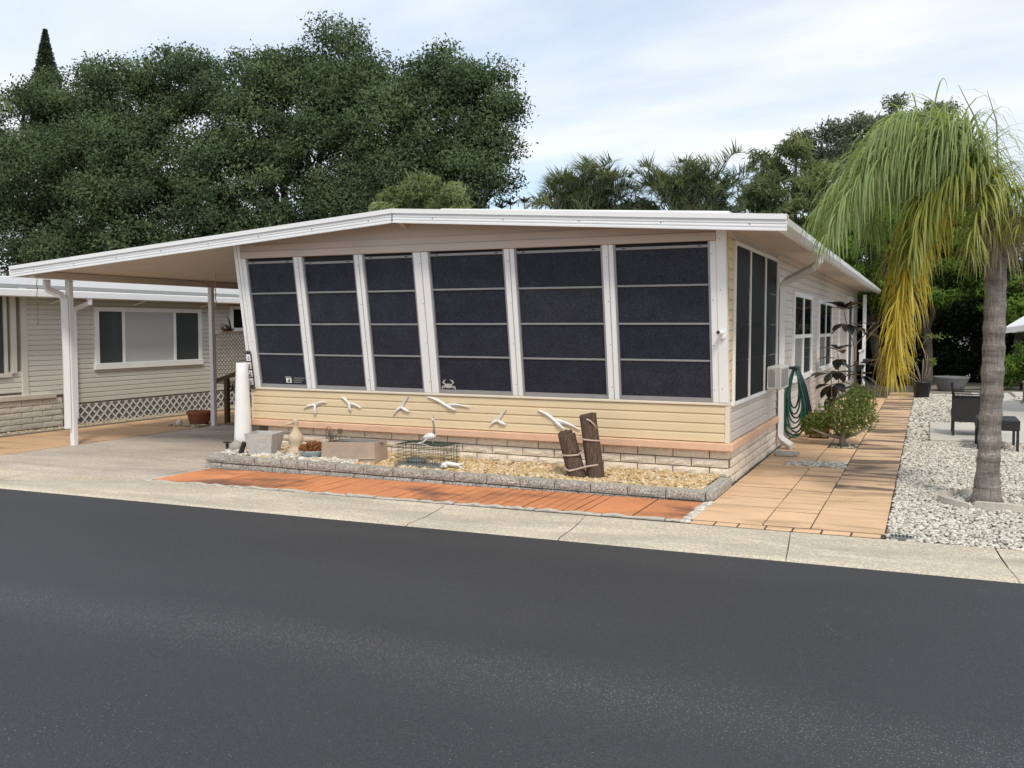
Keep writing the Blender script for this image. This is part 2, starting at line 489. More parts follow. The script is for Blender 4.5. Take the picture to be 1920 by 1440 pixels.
leafmat('oak_leaf', [(0, (.062, .102, .054)), (.5, (.112, .165, .084)), (1, (.175, .24, .115))], .35, .7, .12, True)
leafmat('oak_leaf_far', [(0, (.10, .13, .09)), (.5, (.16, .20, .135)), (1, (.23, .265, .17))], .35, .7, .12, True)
leafmat('hedge_leaf', [(0, (.08, .15, .028)), (.5, (.17, .30, .052)), (1, (.26, .39, .08))], .45, .6, .2, True)
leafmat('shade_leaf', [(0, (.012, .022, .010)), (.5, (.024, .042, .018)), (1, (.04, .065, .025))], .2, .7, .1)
leafmat('bamboo_leaf', [(0, (.08, .115, .05)), (.5, (.17, .215, .09)), (1, (.32, .34, .17))], .4, .5)
leafmat('areca_leaf', [(0, (.075, .10, .055)), (.5, (.14, .175, .095)), (1, (.25, .27, .16))], .35, .45)
leafmat('shrub_leaf', [(0, (.06, .09, .02)), (.5, (.15, .20, .045)), (1, (.26, .31, .085))], .4, .45)
leafmat('palm_green', [(0, (.13, .19, .065)), (.5, (.25, .33, .12)), (1, (.42, .49, .23))], .4, .4)
leafmat('palm_lime', [(0, (.14, .18, .035)), (.5, (.27, .31, .065)), (1, (.42, .43, .12))], .4, .4)
leafmat('palm_yellow', [(0, (.26, .19, .025)), (.5, (.50, .38, .04)), (1, (.66, .53, .12))], .4, .4)
leafmat('palm_dead', [(0, (.22, .16, .10)), (1, (.42, .34, .24))], .2, .8)
leafmat('succulent', [(0, (.20, .05, .02)), (.5, (.36, .12, .04)), (1, (.16, .16, .05))], .2, .6)
leafmat('rubber_leaf', [(0, (.006, .008, .006)), (1, (.014, .016, .012))], .0, .4, .35)
leafmat('conifer_leaf', [(0, (.03, .05, .03)), (1, (.07, .10, .055))], .25, .6)
leafmat('croton_leaf', [(0, (.05, .03, .03)), (1, (.10, .07, .05))], .25, .5)
attrmat('gravel_white', [(0, (.20, .18, .15)), (.3, (.46, .43, .37)), (.6, (.62, .585, .52)), (1, (.76, .725, .66))], .9)
attrmat('gravel_tan', [(0, (.26, .15, .065)), (.3, (.50, .34, .16)), (.65, (.64, .49, .28)), (1, (.78, .70, .55))], .8)
attrmat('gravel_drab', [(0, (.20, .15, .10)), (.4, (.36, .29, .20)), (1, (.58, .52, .42))], .9)

# ------------------------------------------------------------------ ground, road, paving
def sheet(name, x0, x1, y0, y1, dz, mat, nx=24, ny=2):
    vs, fs = [], []
    for j in range(ny + 1):
        for i in range(nx + 1):
            x = x0 + (x1 - x0) * i / nx; y = y0 + (y1 - y0) * j / ny
            vs.append((x, y, gz(x) + dz))
    for j in range(ny):
        for i in range(nx):
            a = j * (nx + 1) + i; fs.append((a, a + 1, a + nx + 2, a + nx + 1))
    return MB().add(vs, fs).build(name, mat)
vs, fs = [], []
xs = [-1500, -400, -100, -22, -16, -12, -8, -4, 0, 4, 10, 40, 150, 500, 1500]
ysg = [-1500, -300, -60, -10, 8, 30, 100, 400, 1500]
for y in ysg:
    for x in xs: vs.append((x, y, gz(x) - 0.06))
for j in range(len(ysg) - 1):
    for i in range(len(xs) - 1):
        a = j * len(xs) + i; fs.append((a, a + 1, a + len(xs) + 1, a + len(xs)))
tag(MB().add(vs, fs).build('ground', 'ground_soil'), kind='structure')
tag(sheet('road', -120, 120, -14, 6.56, -0.012, 'asphalt', 240, 2), kind='structure')

def slab_piece(x0, x1, y0, y1, top, thick, c=.006, skew=0.0):
    def fn(x, y, z): return (x + skew * (y - y0), y, gz(x) + z)
    return MB().cbox(x0, x1, y0, y1, top - thick, top, c, fn)
# roadside concrete apron cast in panels, a shallow dished gutter
apron = tag(bpy.data.objects.new('gutter_apron', None), kind='structure'); col.objects.link(apron)
jx = [-60, -34, -22.0, -14.4, -9.6, -4.02, -2.64, -0.92, 0.52, 3.4, 7, 14, 40]
for a, b_ in zip(jx[:-1], jx[1:]):
    n = max(2, int((b_ - a) / .7)); prof = [(6.555, -.012), (6.60, .000), (6.72, -.002), (6.95, -.010), (7.20, -.004), (7.43, .010)]
    vs, fs = [], []
    for i in range(n + 1):
        x = a + .005 + (b_ - a - .010) * i / n
        for (y, z) in prof: vs.append((x - .10 * (y - 7.0), y, gz(x) + z))
        vs.append((x, 7.43, gz(x) - .06)); vs.append((x, 6.555, gz(x) - .06))
    k = len(prof) + 2
    for i in range(n):
        for q in range(k): fs.append((i * k + q, i * k + (q + 1) % k, (i + 1) * k + (q + 1) % k, (i + 1) * k + q))
    fs.append(tuple(range(k))); fs.append(tuple(range(n * k, n * k + k)))
    MB().add(vs, fs).build('concrete_panel', 'apron_concrete', apron)
# driveway under the carport
tag(sheet('driveway', -11.42, -7.99, 7.436, 24, 0.004, 'drive_aggregate', 12, 8), kind='structure')
# filler between driveway and bed / red pavers
tag(sheet('driveway_edge', -7.985, -7.84, 7.436, 8.46, 0.003, 'drive_aggregate', 2, 2), kind='structure')
# neighbour's tan walk
nwalk = tag(bpy.data.objects.new('neighbour_walkway', None), kind='structure'); col.objects.link(nwalk)
y = 7.44
for i, L_ in enumerate((1.5, 1.5, 1.6, 1.5, 1.4, 1.6, 1.5, 1.5, 1.5, 1.5)):
    slab_piece(-13.36, -11.43, y, y + L_ - .012, .012, .06).build('walk_slab', 'tan_walk', nwalk); y += L_
tag(sheet('neighbour_apron', -30, -13.4, 7.44, 8.6, -.02, 'tan_walk', 8, 1), kind='structure')

# right-hand walk of tan paving slabs in three columns
rwalk = tag(bpy.data.objects.new('side_walkway', None), kind='structure'); col.objects.link(rwalk)
colA = [7.60, 8.86, 9.43, 10.16, 10.55, 10.90, 11.22, 11.78, 12.45, 13.25, 14.1, 15.0, 15.9, 16.8, 17.7, 18.6, 19.5, 20.4, 21.3, 22.2]
colB = [7.60, 8.25, 8.92, 9.36, 10.02, 10.40, 10.78, 11.02]
colB2 = [11.42, 12.05, 12.85]
colB3 = [13.40, 14.4, 15.4, 16.4, 17.4, 18.4, 19.4, 20.4, 21.4, 22.4]
colC = [7.60, 8.95, 9.62, 10.1, 10.5, 11.25, 11.95, 12.7, 13.4, 14.2, 15.0, 15.7, 16.5, 17.3, 18.2, 19.1, 20.0, 20.9, 21.8, 22.7, 23.6, 24.5]
def column(ysl, x0, x1, mat='tan_paver'):
    for a, b_ in zip(ysl[:-1], ysl[1:]):
        t = rnd.uniform(.012, .017)
        tilt = rnd.uniform(-.003, .003)
        def fn(x, y, z, x0=x0, x1=x1, tilt=tilt): return (x, y, gz(x) + z + tilt * (x - x0) / (x1 - x0))
        MB().cbox(x0 + rnd.uniform(.001, .006), x1 - rnd.uniform(.001, .006), a + rnd.uniform(.016, .026), b_ - rnd.uniform(.016, .026), t - .06, t, .003, fn).build('paving_slab', mat if a > 9.4 else 'tan_paver', rwalk)
column(colA, -1.80, -1.212)
for cb in (colB, colB2, colB3): column(cb, -1.208, -0.832)
column(colC, -0.828, -0.275, 'tan_paver_stained')
x = -1.78
for w in (.20, .19, .22, .21, .22, .22, .22):
    slab_piece(x + .007, x + w - .007, 7.462, 7.575, .014, .06, .003).build('edging_brick', 'tan_paver', rwalk); x += w + .001
# dark joints beneath the slabs
tag(sheet('walkway_bed', -1.84, -.27, 7.45, 25, .007, 'joint_moss', 2, 2), kind='structure')

# red paving strip in front of the planting bed
rstrip = tag(bpy.data.objects.new('red_paving', None), kind='structure'); col.objects.link(rstrip)
joints = [-7.84, -7.14, -6.30, -5.58, -4.72, -3.92, -3.36, -2.76, -2.31, -1.86]
styles = [0, 7, 6, 2, 5, 4, 5, 0, 0]
for a, b_, ng in zip(joints[:-1], joints[1:], styles):
    parts = ng + 1; w = (b_ - a) / parts
    mb = MB()
    for k in range(parts):
        g0 = .008 if k == 0 else .0065; g1 = .008 if k == parts - 1 else .0065
        xx0, xx1 = a + k * w + g0, a + (k + 1) * w - g1
        y0 = 7.53 + .012 * (a + 7.8); y1 = 8.42
        cuts = sorted(rnd.uniform(y0 + .15, y1 - .15) for _ in range(rnd.choice((0, 1, 2)))) if ng else []
        ed = [y0] + cuts + [y1]
        for q0, q1 in zip(ed[:-1], ed[1:]):
            t = .012 + rnd.uniform(-.003, .003)
            mb.cbox(xx0, xx1, q0 + .002, q1 - .002, t - .05, t, .002, lambda x, y, z: (x, y, gz(x) + z))
    mb.build('paver', 'red_paver', rstrip)
tag(sheet('red_paving_bed', -7.85, -1.80, 7.45, 8.46, .005, 'joint_moss', 8, 2), kind='structure')
# chalky concrete strip edging along the red paving
estrip = tag(bpy.data.objects.new('kerb_strip', None), kind='structure'); col.objects.link(estrip)
x = -7.95
while x < -1.9:
    w = rnd.uniform(.28, .75); x1 = min(x + w, -1.83); yo = .012 * (x + 7.9)
    n = 5; mb = MB(); vs = []; fs = []
    for i in range(n + 1):
        xx = x + .006 + (x1 - x - .012) * i / n
        y0 = 7.437 + yo + rnd.uniform(-.004, .010); y1 = 7.515 + yo + rnd.uniform(-.016, .004); zt = .018 + rnd.uniform(-.010, .010)
        vs += [(xx, y0, gz(xx) - .05), (xx, y0, gz(xx) + zt - .004), (xx, y0 + .012, gz(xx) + zt), (xx, y1 - .01, gz(xx) + zt), (xx, y1, gz(xx) - .05)]
    for i in range(n):
        for q in range(4): fs.append((i * 5 + q, i * 5 + q + 1, (i + 1) * 5 + q + 1, (i + 1) * 5 + q))
    fs += [(0, 1, 2, 3, 4), tuple(n * 5 + q for q in range(5))]
    mb.add(vs, fs).build('edging_piece', 'concrete_edge', estrip); x = x1

# patio slabs on the right
tag(slab_piece(.05, 1.55, 14.1, 16.55, .045, .1, .01).build('patio_slab', 'concrete_slab'), kind='structure')
tag(slab_piece(.95, 1.75, 16.58, 24.5, .040, .1, .01).build('garden_path', 'concrete_slab'), kind='structure')
tag(slab_piece(1.80, 4.5, 23.2, 24.4, .07, .1, .01).build('back_path', 'concrete_slab'), kind='structure')

# ------------------------------------------------------------------ gravel
t_ = (1 + 5 ** .5) / 2
ICO_V = np.array([(-1, t_, 0), (1, t_, 0), (-1, -t_, 0), (1, -t_, 0), (0, -1, t_), (0, 1, t_), (0, -1, -t_), (0, 1, -t_), (t_, 0, -1), (t_, 0, 1), (-t_, 0, -1), (-t_, 0, 1)]) / math.sqrt(1 + t_ * t_)
ICO_F = np.array([(0, 11, 5), (0, 5, 1), (0, 1, 7), (0, 7, 10), (0, 10, 11), (1, 5, 9), (5, 11, 4), (11, 10, 2), (10, 7, 6), (7, 1, 8), (3, 9, 4), (3, 4, 2), (3, 2, 6), (3, 6, 8), (3, 8, 9), (4, 9, 5), (2, 4, 11), (6, 2, 10), (8, 6, 7), (9, 8, 1)])
def stones(name, P, size, mat, parent=None, flat=.6, smooth=False):
    n = len(P)
    V = ICO_V[None] * (1 + rng.uniform(-.22, .22, (n, 12, 1)))
    s = size * rng.lognormal(0, .25, (n, 1, 1)) * .5
    V = V * s * np.stack([rng.uniform(.9, 1.45, n), rng.uniform(.7, 1.05, n), rng.uniform(flat * .8, flat * 1.25, n)], 1)[:, None, :]
    a = rng.uniform(0, 2 * np.pi, n); ca, sa = np.cos(a)[:, None], np.sin(a)[:, None]
    tl = rng.normal(0, .3, n)[:, None]
    y_, z_ = V[:, :, 1] * np.cos(tl) - V[:, :, 2] * np.sin(tl), V[:, :, 1] * np.sin(tl) + V[:, :, 2] * np.cos(tl)
    V = np.stack([V[:, :, 0] * ca - y_ * sa, V[:, :, 0] * sa + y_ * ca, z_], 2) + P[:, None, :]
    F = (ICO_F[None] + (np.arange(n) * 12)[:, None, None]).reshape(-1, 3)
    var = np.repeat(np.clip(rng.beta(2.2, 1.8, n), 0, 1), 12)
    return fast(name, V.reshape(-1, 3), F, mat, parent, var, smooth)
def scatter(n, x0, x1, y0, y1, z, keep=None, zj=.008):
    P = np.stack([rng.uniform(x0, x1, n), rng.uniform(y0, y1, n)], 1)
    if keep is not None: P = P[keep(P[:, 0], P[:, 1])]
    return np.concatenate([P, (gza(P[:, 0]) + z + rng.uniform(-zj, zj, len(P)))[:, None]], 1)
tag(sheet('gravel_yard', -.27, 9, 7.44, 40, -.010, 'gravel_bed', 10, 4), kind='structure')
inpatio = lambda x, y: ((x > .06) & (x < 1.54) & (y > 14.12) & (y < 16.5)) | ((x > .96) & (x < 1.74) & (y > 16.5))
near = scatter(38000, -.265, 2.9, 7.45, 14.1, .004, lambda x, y: (x < .0842 * y + 1.0) & ~(((x - .52) ** 2 + (y - 9.36) ** 2) < .012), .008)
far = scatter(15000, -.265, 3.6, 14.1, 24, .004, lambda x, y: (x < .0842 * y + 1.2) & ~inpatio(x, y), .010)
g1 = stones('gravel', near, .0285, 'gravel_white')
tag(g1, 'loose white marble gravel around the palm tree', 'gravel', kind='stuff')
g2 = stones('gravel', far, .048, 'gravel_white')
tag(g2, 'pale gravel further back around the patio slab', 'gravel', kind='stuff')
stonesgap = scatter(420, -1.865, -1.80, 7.50, 8.44, .002)
gp_ = stones('gravel', np.concatenate([stonesgap, scatter(520, -1.50, -.85, 11.03, 11.40, .016)]), .04, 'gravel_white')
tag(gp_, 'white pebbles filling the gap beside the red paving and a cut-out in the walk', 'gravel', kind='stuff')
nbg = stones('gravel', scatter(9000, -14.0, -13.42, 7.5, 19, .006), .035, 'gravel_drab')
tag(nbg, 'brown pea gravel strip along the neighbouring house', 'gravel', kind='stuff')
tag(sheet('gravel_strip', -14.05, -13.36, 7.44, 22, -.006, 'gravel_drab', 2, 2), kind='structure')
tag(slab_piece(-13.42, -13.375, 8.2, 20, .035, .08, .01).build('strip_edging', 'mortar_shade_brown'), 'dark edging board between tan walk and brown gravel strip', 'edging')

# ------------------------------------------------------------------ rough stone block meshes (unit size, shared)
def block_mesh(name, mat, rough=.10, seed=0, nx=6, nz=3):
    """unit block, front at y=0 facing -y with a split face, x 0..1, z 0..1, depth y 0..1"""
    r = random.Random(seed); vs = []; fs = []
    for j in range(nz + 1):
        for i in range(nx + 1):
            edge = i in (0, nx) or j in (0, nz)
            vs.append((i / nx + (0 if edge else r.uniform(-.03, .03)), (rough * .9 + r.uniform(-.02, .05) * rough * 4) if edge else r.uniform(-1, .5) * rough, j / nz))
    for j in range(nz):
        for i in range(nx):
            a = j * (nx + 1) + i; fs.append((a, a + 1, a + nx + 2, a + nx + 1))
    n = len(vs)
    vs += [(0, 1, 0), (1, 1, 0), (1, 1, 1), (0, 1, 1)]
    top = [nz * (nx + 1) + i for i in range(nx + 1)]; bot = list(range(nx + 1))
    fs.append(tuple(top) + (n + 2, n + 3)); fs.append(tuple(bot[::-1]) + (n, n + 1))
    lef = [j * (nx + 1) for j in range(nz + 1)]; rig = [j * (nx + 1) + nx for j in range(nz + 1)]
    fs.append(tuple(lef[::-1]) + (n, n + 3)); fs.append(tuple(rig) + (n + 2, n + 1)); fs.append((n, n + 1, n + 2, n + 3))
    me = MB().add(vs, fs).mesh(name); me.materials.append(MATS[mat]); return me
BW = [block_mesh('stone_block', 'stone_white', .09, k) for k in range(6)]
BG = [block_mesh('grey_block', 'block_grey', .05, k + 20) for k in range(6)]
BT = [block_mesh('tan_block', 'stone_tan', .07, k + 40) for k in range(4)]
def course_x(meshes, parent, x0, x1, y, z0, h, pitch, off, depth=.09, name='brick', zf=None):
    """a course of blocks facing -y"""
    x = x0 - off
    while x < x1 - .02:
        a, b_ = max(x, x0), min(x + pitch, x1)
        if b_ - a > .03:
            zz_ = z0 + (zf((a + b_) / 2) if zf else 0)
            inst(name, rnd.choice(meshes), parent, (a + .006, y + rnd.uniform(-.004, .004), zz_ + .0055), (b_ - a - .012, depth, h - .011))
        x += pitch
def course_y(meshes, parent, y0, y1, x, z0, h, pitch, off, depth=.09, name='brick'):
    """a course of blocks facing +x"""
    y = y0 - off
    while y < y1 - .02:
        a, b_ = max(y, y0), min(y + pitch, y1)
        if b_ - a > .03:
            inst(name, rnd.choice(meshes), parent, (x + rnd.uniform(-.004, .004), a + .006, z0 + .0055), (b_ - a - .012, depth, h - .011), (0, 0, R(90)))
        y += pitch

# ------------------------------------------------------------------ the mobile home
home = thing('mobile_home', 'cream mobile home with dark screened front porch, white low-pitched roof and carport', 'house', (-5, 12, 0))
XL, XR, YF = -8.0, -1.84, 9.40
# solid body behind the cladding
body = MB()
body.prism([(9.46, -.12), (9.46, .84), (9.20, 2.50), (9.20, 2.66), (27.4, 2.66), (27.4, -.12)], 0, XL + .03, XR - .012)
body.build('wall', 'mortar_shade_brown', home)  # dark colour stands in for shade in the gaps between boards
# stone base
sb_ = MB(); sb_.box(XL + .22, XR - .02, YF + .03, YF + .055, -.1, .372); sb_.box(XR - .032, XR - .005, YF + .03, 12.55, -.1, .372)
base = sb_.build('stone_base', 'mortar_shade_brown', home)
Z0 = [-.09, .002, .094, .186, .278]
for k, z in enumerate(Z0):
    course_x(BW, base, XL + .22, XR + .002, YF, z, .092, .386, (.05, .24)[k % 2])
    course_y(BW, base, YF + .085, 12.55, XR + .010, z, .092, .386, (.30, .11)[k % 2], .045)
# peach ledge
MB().cbox(XL - .0, XR + .055, YF - .085, YF + .06, .372, .452, .008).build('ledge', 'ledge_peach', home)
MB().cbox(XR - .01, XR + .052, YF + .062, 12.56, .373, .451, .008).build('ledge', 'ledge_peach', home)
# lap siding -------------------------------------------------
def lap_mesh(name, mat, axis):
    """unit board: length 1, height 1 (scaled), drop-lap profile projecting outwards"""
    prof = [(-.004, .09), (.016, .09), (.017, .11), (.0155, .80), (.013, .90), (.003, .97), (.002, 1.08), (-.004, 1.08)]
    mb = MB()
    if axis == 'x': mb.prism([(-o, z) for o, z in prof], 0, 0, 1)      # faces -y
    else: mb.prism([(o, z) for o, z in prof], 1, 0, 1)                 # faces +x
    me = mb.mesh(name); me.materials.append(MATS[mat]); return me
lapF = lap_mesh('siding_board', 'siding_cream', 'x')
lapS = lap_mesh('siding_board', 'siding_beige', 'y')
lapC = lap_mesh('siding_board', 'siding_cream', 'y')
lapN = lap_mesh('siding_board', 'siding_sage', 'y')
z = .452
for h in (.098, .098, .098, .090):
    inst('siding_board', lapF, home, (XL + .02, YF - .018, z), (XR - XL - .055, 1, h)); z += h
MB().box(XL + .005, XR - .02, YF - .019, YF + .05, .452, .838).build('sheathing', 'mortar_shade_brown', home)  # backing coloured dark to put shade into the lap gaps
# lean: the screened front tilts outward towards its top
def ly(z): return YF - .035 - (z - .87) * .155
def lean(x, y, z): return (x, y + (ly(z) - (YF - .035)), z)
# cap over siding
MB().cbox(XL - .01, XR + .01, YF - .052, YF + .05, .838, .866, .006).build('sill', 'trim_cream', home)
# corner trims of the low wall
MB().cbox(XR - .035, XR + .012, YF - .042, YF + .03, .4525, .838, .004).build('corner_trim', 'trim_cream', home)
MB().cbox(XL - .004, XL + .022, YF - .040, YF + .03, .4525, .838, .004).build('corner_trim', 'trim_cream', home)
# low side wall boards + upper side wall boards
z = .452
for h in (.1035,) * 4:
    inst('siding_board', lapS, home, (XR - .006, YF + .03, z), (1, 12.52 - YF - .03, h)); z += h
z = -.05; k = 0
while z < 2.60:
    h = .1035
    if z < .866 - .05:
        inst('siding_board', lapS, home, (XR - .006, 12.56, z), (1, 27.4 - 12.56, h))
    else:
        inst('siding_board', lapC, home, (XR - .006, ly(z) + .075, z), (1, 9.50 - ly(z) - .075, h))
        inst('siding_board', lapS, home, (XR - .006, 12.42, z), (1, 27.4 - 12.42, h))
    z += h
MB().box(XR - .012, XR + .0, 9.5, 12.42, 2.54, 2.62).build('header_board', 'siding_beige', home)
MB().cbox(XR + .001, XR + .022, 9.1, 27.4, 2.585, 2.64, .004).build('frieze_board', 'header_tan', home)
# front posts ------------------------------------------------
def front_post(x0, x1, z0, z1, out, name, mat='white_frame', groove=True, back=.06):
    mb = MB(); mb.cbox(x0, x1, YF - .035 - out, YF - .035 + back, z0, z1, .004, lean)
    o = mb.build(name, mat, home)
    if groove and x1 - x0 > .09:
        c = (x0 + x1) / 2 + .008
        g = MB(); g.box(c - .004, c + .004, YF - .035 - out - .0015, YF - .035 - out + .004, z0 + .003, z1 - .003, lean); g.build('joint', 'grey_alu', o)
    s = MB()
    for t in np.linspace(.08, .92, 4):
        zz_ = z0 + (z1 - z0) * t; cx = (x0 + x1) / 2 - .012
        s.box(cx - .004, cx + .004, YF - .035 - out - .003, YF - .035 - out + .002, zz_ - .004, zz_ + .004, lean)
    s.build('screws', 'screw_dark', o)
    return o
ZB, ZT = .868, 2.50
front_post(XL - .01, XL + .085, ZB, 2.66, .02, 'corner_post')
front_post(XL + .088, XL + .15, ZB, ZT, .010, 'mullion', groove=False)
mull = [(-7.10, -6.98), (-6.215, -6.105), (-5.405, -5.215), (-4.255, -4.135), (-3.122, -3.003)]
for a, b_ in mull: front_post(a, b_, ZB, ZT, .015, 'mullion')
front_post(-1.998, -1.935, ZB, ZT, .010, 'mullion', groove=False)
front_post(-1.933, -1.838, ZB, 2.66, .02, 'corner_post', groove=False)
# windows: four stacked dark screens each
edges = [XL + .15] + [v for m_ in mull for v in m_] + [-1.998]
wins = list(zip(edges[0::2], edges[1::2]))
tops = [2.462, 2.435, 2.470, 2.475, 2.470, 2.468]
for wi, (a, b_) in enumerate(wins):
    w = part('window', home)
    YO = YF - .035
    fr = MB()
    fr.box(a + .001, a + .022, YO - .0, YO + .05, ZB, ZT, lean); fr.box(b_ - .022, b_ - .001, YO - .0, YO + .05, ZB, ZT, lean)
    fr.box(a + .022, b_ - .022, YO - .004, YO + .05, ZB + .001, ZB + .022, lean)
    fr.box(a + .022, b_ - .022, YO + .006, YO + .05, ZB + .0225, ZB + .045, lean)
    fr.build('frame', 'grey_alu', w)
    tz = tops[wi]
    MB().cbox(a + .022, b_ - .022, YO + .006, YO + .045, tz - .028, tz, .004, lean).build('top_rail', 'grey_alu', w)
    if tz < ZT - .01:
        MB().box(a + .022, b_ - .022, YO + .04, YO + .05, tz, ZT, lean).build('gap', 'dark_core', w)
    zr = [ZB + .045, 1.293, 1.672, 2.068, tz - .028]
    for q in range(4):
        lo, hi = zr[q] + (.010 if q else 0), zr[q + 1] - (.010 if q < 3 else 0)
        dz = rnd.uniform(.018, .026)
        MB().box(a + .0225, b_ - .0225, YO + dz, YO + .045, lo, hi, lean).build('screen_pane', 'screen_dark', w)
        if q:
            j = rnd.uniform(-.006, .006)
            MB().cbox(a + .0225, b_ - .0225, YO + .008, YO + .04, zr[q] - .010 + j, zr[q] + .010 + j, .003, lean).build('rail', 'grey_alu', w)
    lt = MB()
    for s in (a + .09, b_ - .12): lt.box(s, s + .035, YO + .003, YO + .01, tz - .019, tz - .009, lean)
    lt.build('latches', 'black_plastic', w)
    if wi == 0:      # security sticker
        s = MB(); s.box(-7.44, -7.355, YO + .013, YO + .016, .935, .995, lean); st = s.build('sticker', 'statue_white', w)
        s = MB(); s.box(-7.452, -7.36, YO + .013, YO + .016, 1.0, 1.014, lean)
        for k in range(3): s.box(-7.32, -7.20 + .03 * k, YO + .014, YO + .016, .94 + .026 * k, .948 + .026 * k, lean)
        s.build('sticker', 'grey_alu', w)
        s = MB(); s.prism([(-7.41, .945), (-7.375, .945), (-7.385, .965), (-7.375, .975), (-7.395, .985), (-7.40, .965), (-7.415, .96)], 1, YO + .0115, YO + .0145)
        s.v = [lean(*p) for p in s.v]; s.build('sticker', 'digit_black', w)
    if wi == 3:      # crab decal
        s = MB(); cx, cz = -5.09, .955
        s.prism([(cx + .05 * math.cos(t), cz + .028 * math.sin(t)) for t in np.linspace(0, 2 * math.pi, 13)[:-1]], 1, YO + .012, YO + .016)
        for q in (-1, 1):
            s.tube([(cx + q * .04, YO + .014, cz + .015), (cx + q * .07, YO + .014, cz + .04), (cx + q * .055, YO + .014, cz + .07)], [.008, .010, .004], 5)
            s.tube([(cx + q * .055, YO + .014, cz + .05), (cx + q * .03, YO + .014, cz + .075)], [.008, .003], 5)
            for k in range(3):
                s.tube([(cx + q * .045, YO + .014, cz - .005 - .008 * k), (cx + q * .08, YO + .014, cz - .0 - .012 * k), (cx + q * .09, YO + .014, cz - .03 - .008 * k)], .004, 4)
        s.v = [lean(*p) for p in s.v]; s.build('crab_sticker', 'faux_stone', w)
# header above windows
def roof_top(x): return 2.965 - (.0644 * (x + 5.49) if x > -5.49 else .0744 * (-5.49 - x))
hd = MB()
yh = ly(2.50) - .012
hd.prism([(XL + .086, 2.502), (-1.934, 2.502), (-1.934, roof_top(-1.934) - .09), (-5.49, roof_top(-5.49) - .09), (XL + .086, roof_top(XL + .086) - .09)], 1, yh, yh + .05)
hd.build('header_panel', 'header_tan', home)
MB().cbox(XL + .086, -1.934, yh - .022, yh - .001, 2.503, 2.585, .004).build('header_trim', 'header_tan', home)
MB().cbox(XL + .086, -1.934, yh - .010, yh - .001, 2.587, 2.665, .003).build('header_trim', 'header_tan', home)
# roof -------------------------------------------------------
YR0, YR1 = 8.80, 27.3
XE, XP, XLE = -1.30, -5.49, -11.78
def slope_box(mb, x0, x1, y0, y1, t0, t1):
    """box between two x, following the roof: t0,t1 offsets below the roof top"""
    vs = [(x, y, roof_top(x) + t) for t in (t0, t1) for y in (y0, y1) for x in (x0, x1)]
    return mb.add(vs, [(0, 2, 3, 1), (4, 5, 7, 6), (0, 1, 5, 4), (2, 6, 7, 3), (0, 4, 6, 2), (1, 3, 7, 5)])
rf = MB(); slope_box(rf, XP, XE + .01, YR0 + .025, YR1, -.06, -.012); slope_box(rf, XLE + .01, XP, YR0 + .025, YR1, -.06, -.012)
roof = rf.build('roof', 'white_metal', home)
cl = MB(); slope_box(cl, XP, XE + .05, YR0 + .03, YR1 - .02, -.098, -.062); cl.build('soffit', 'soffit_tan', roof)
# carport ceiling pans run down the slope: each pan a panel with a seam
y = YR0 + .03
while y < 20:
    p_ = MB(); slope_box(p_, XLE + .05, XP - .002, y, y + .400, -.098, -.062); slope_box(p_, XLE + .05, XP - .002, y + .4, y + .406, -.085, -.062)
    p_.build('ceiling_pan', 'soffit_tan', roof); y += .406
def fascia(x0, x1):
    f = MB(); slope_box(f, x0, x1, YR0, YR0 + .022, -.150, -.012)
    o = f.build('fascia', 'white_metal', roof)
    r_ = MB()
    for t in (-.146, -.118, -.086): slope_box(r_, x0 + .002, x1 - .002, YR0 - .006, YR0 + .001, t, t + .012)
    slope_box(r_, x0 + .002, x1 - .002, YR0 - .010, YR0 + .03, -.156, -.148)
    r_.build('ridges', 'white_metal', o)
    d = MB(); slope_box(d, x0, x1, YR0 - .022, YR0 + .10, -.050, .0); d.build('drip_edge', 'white_metal', o)
    s = MB(); n = int((x1 - x0) / .75)
    for i in range(n):
        xx = x0 + (i + .6) * (x1 - x0) / n; zz_ = roof_top(xx) - .100
        s.box(xx - .006, xx + .006, YR0 - .004, YR0 + .002, zz_ - .006, zz_ + .006)
    s.build('screws', 'screw_dark', o)
fascia(XP + .002, XE + .086); fascia(XLE, XP - .002)
# ridge joint, beam end under it
s = MB()
for t in (-.07, -.10, -.13): s.box(XP - .006, XP + .006, YR0 - .012, YR0 + .003, roof_top(XP) + t - .006, roof_top(XP) + t + .006)
s.box(XP - .03, XP + .03, YR0 - .008, YR0 + .03, roof_top(XP) - .165, roof_top(XP) - .151); s.build('ridge_screws', 'screw_dark', roof)
b_ = MB(); b_.prism([(YR0 + .04, roof_top(XP) - .10), (yh - .001, roof_top(XP) - .10), (yh - .001, roof_top(XP) - .20), (YR0 + .10, roof_top(XP) - .12)], 0, XP - .02, XP + .02)
b_.build('ridge_bracket', 'header_tan', roof)
# side eave: gutter and cap
zr_ = roof_top(XE)
g = MB(); g.prism([(XE, zr_ - .15), (XE + .05, zr_ - .15), (XE + .085, zr_ - .10), (XE + .085, zr_ - .035), (XE + .075, zr_ - .035), (XE + .07, zr_ - .095), (XE + .04, zr_ - .135), (XE, zr_ - .135)], 1, YR0 - .002, YR1)
g.build('gutter', 'white_metal', roof)
d = MB(); d.box(XE - .10, XE + .04, YR0 + .1, YR1, zr_ - .012, zr_ + .004); d.box(XE + .035, XE + .042, YR0 - .02, YR1, zr_ - .055, zr_ + .003); d.build('eave_cap', 'white_metal', roof)
MB().box(XE - .008, XE - .001, YR0 + .03, YR1 - .01, zr_ - .148, zr_ - .02).build('fascia', 'white_metal', roof)
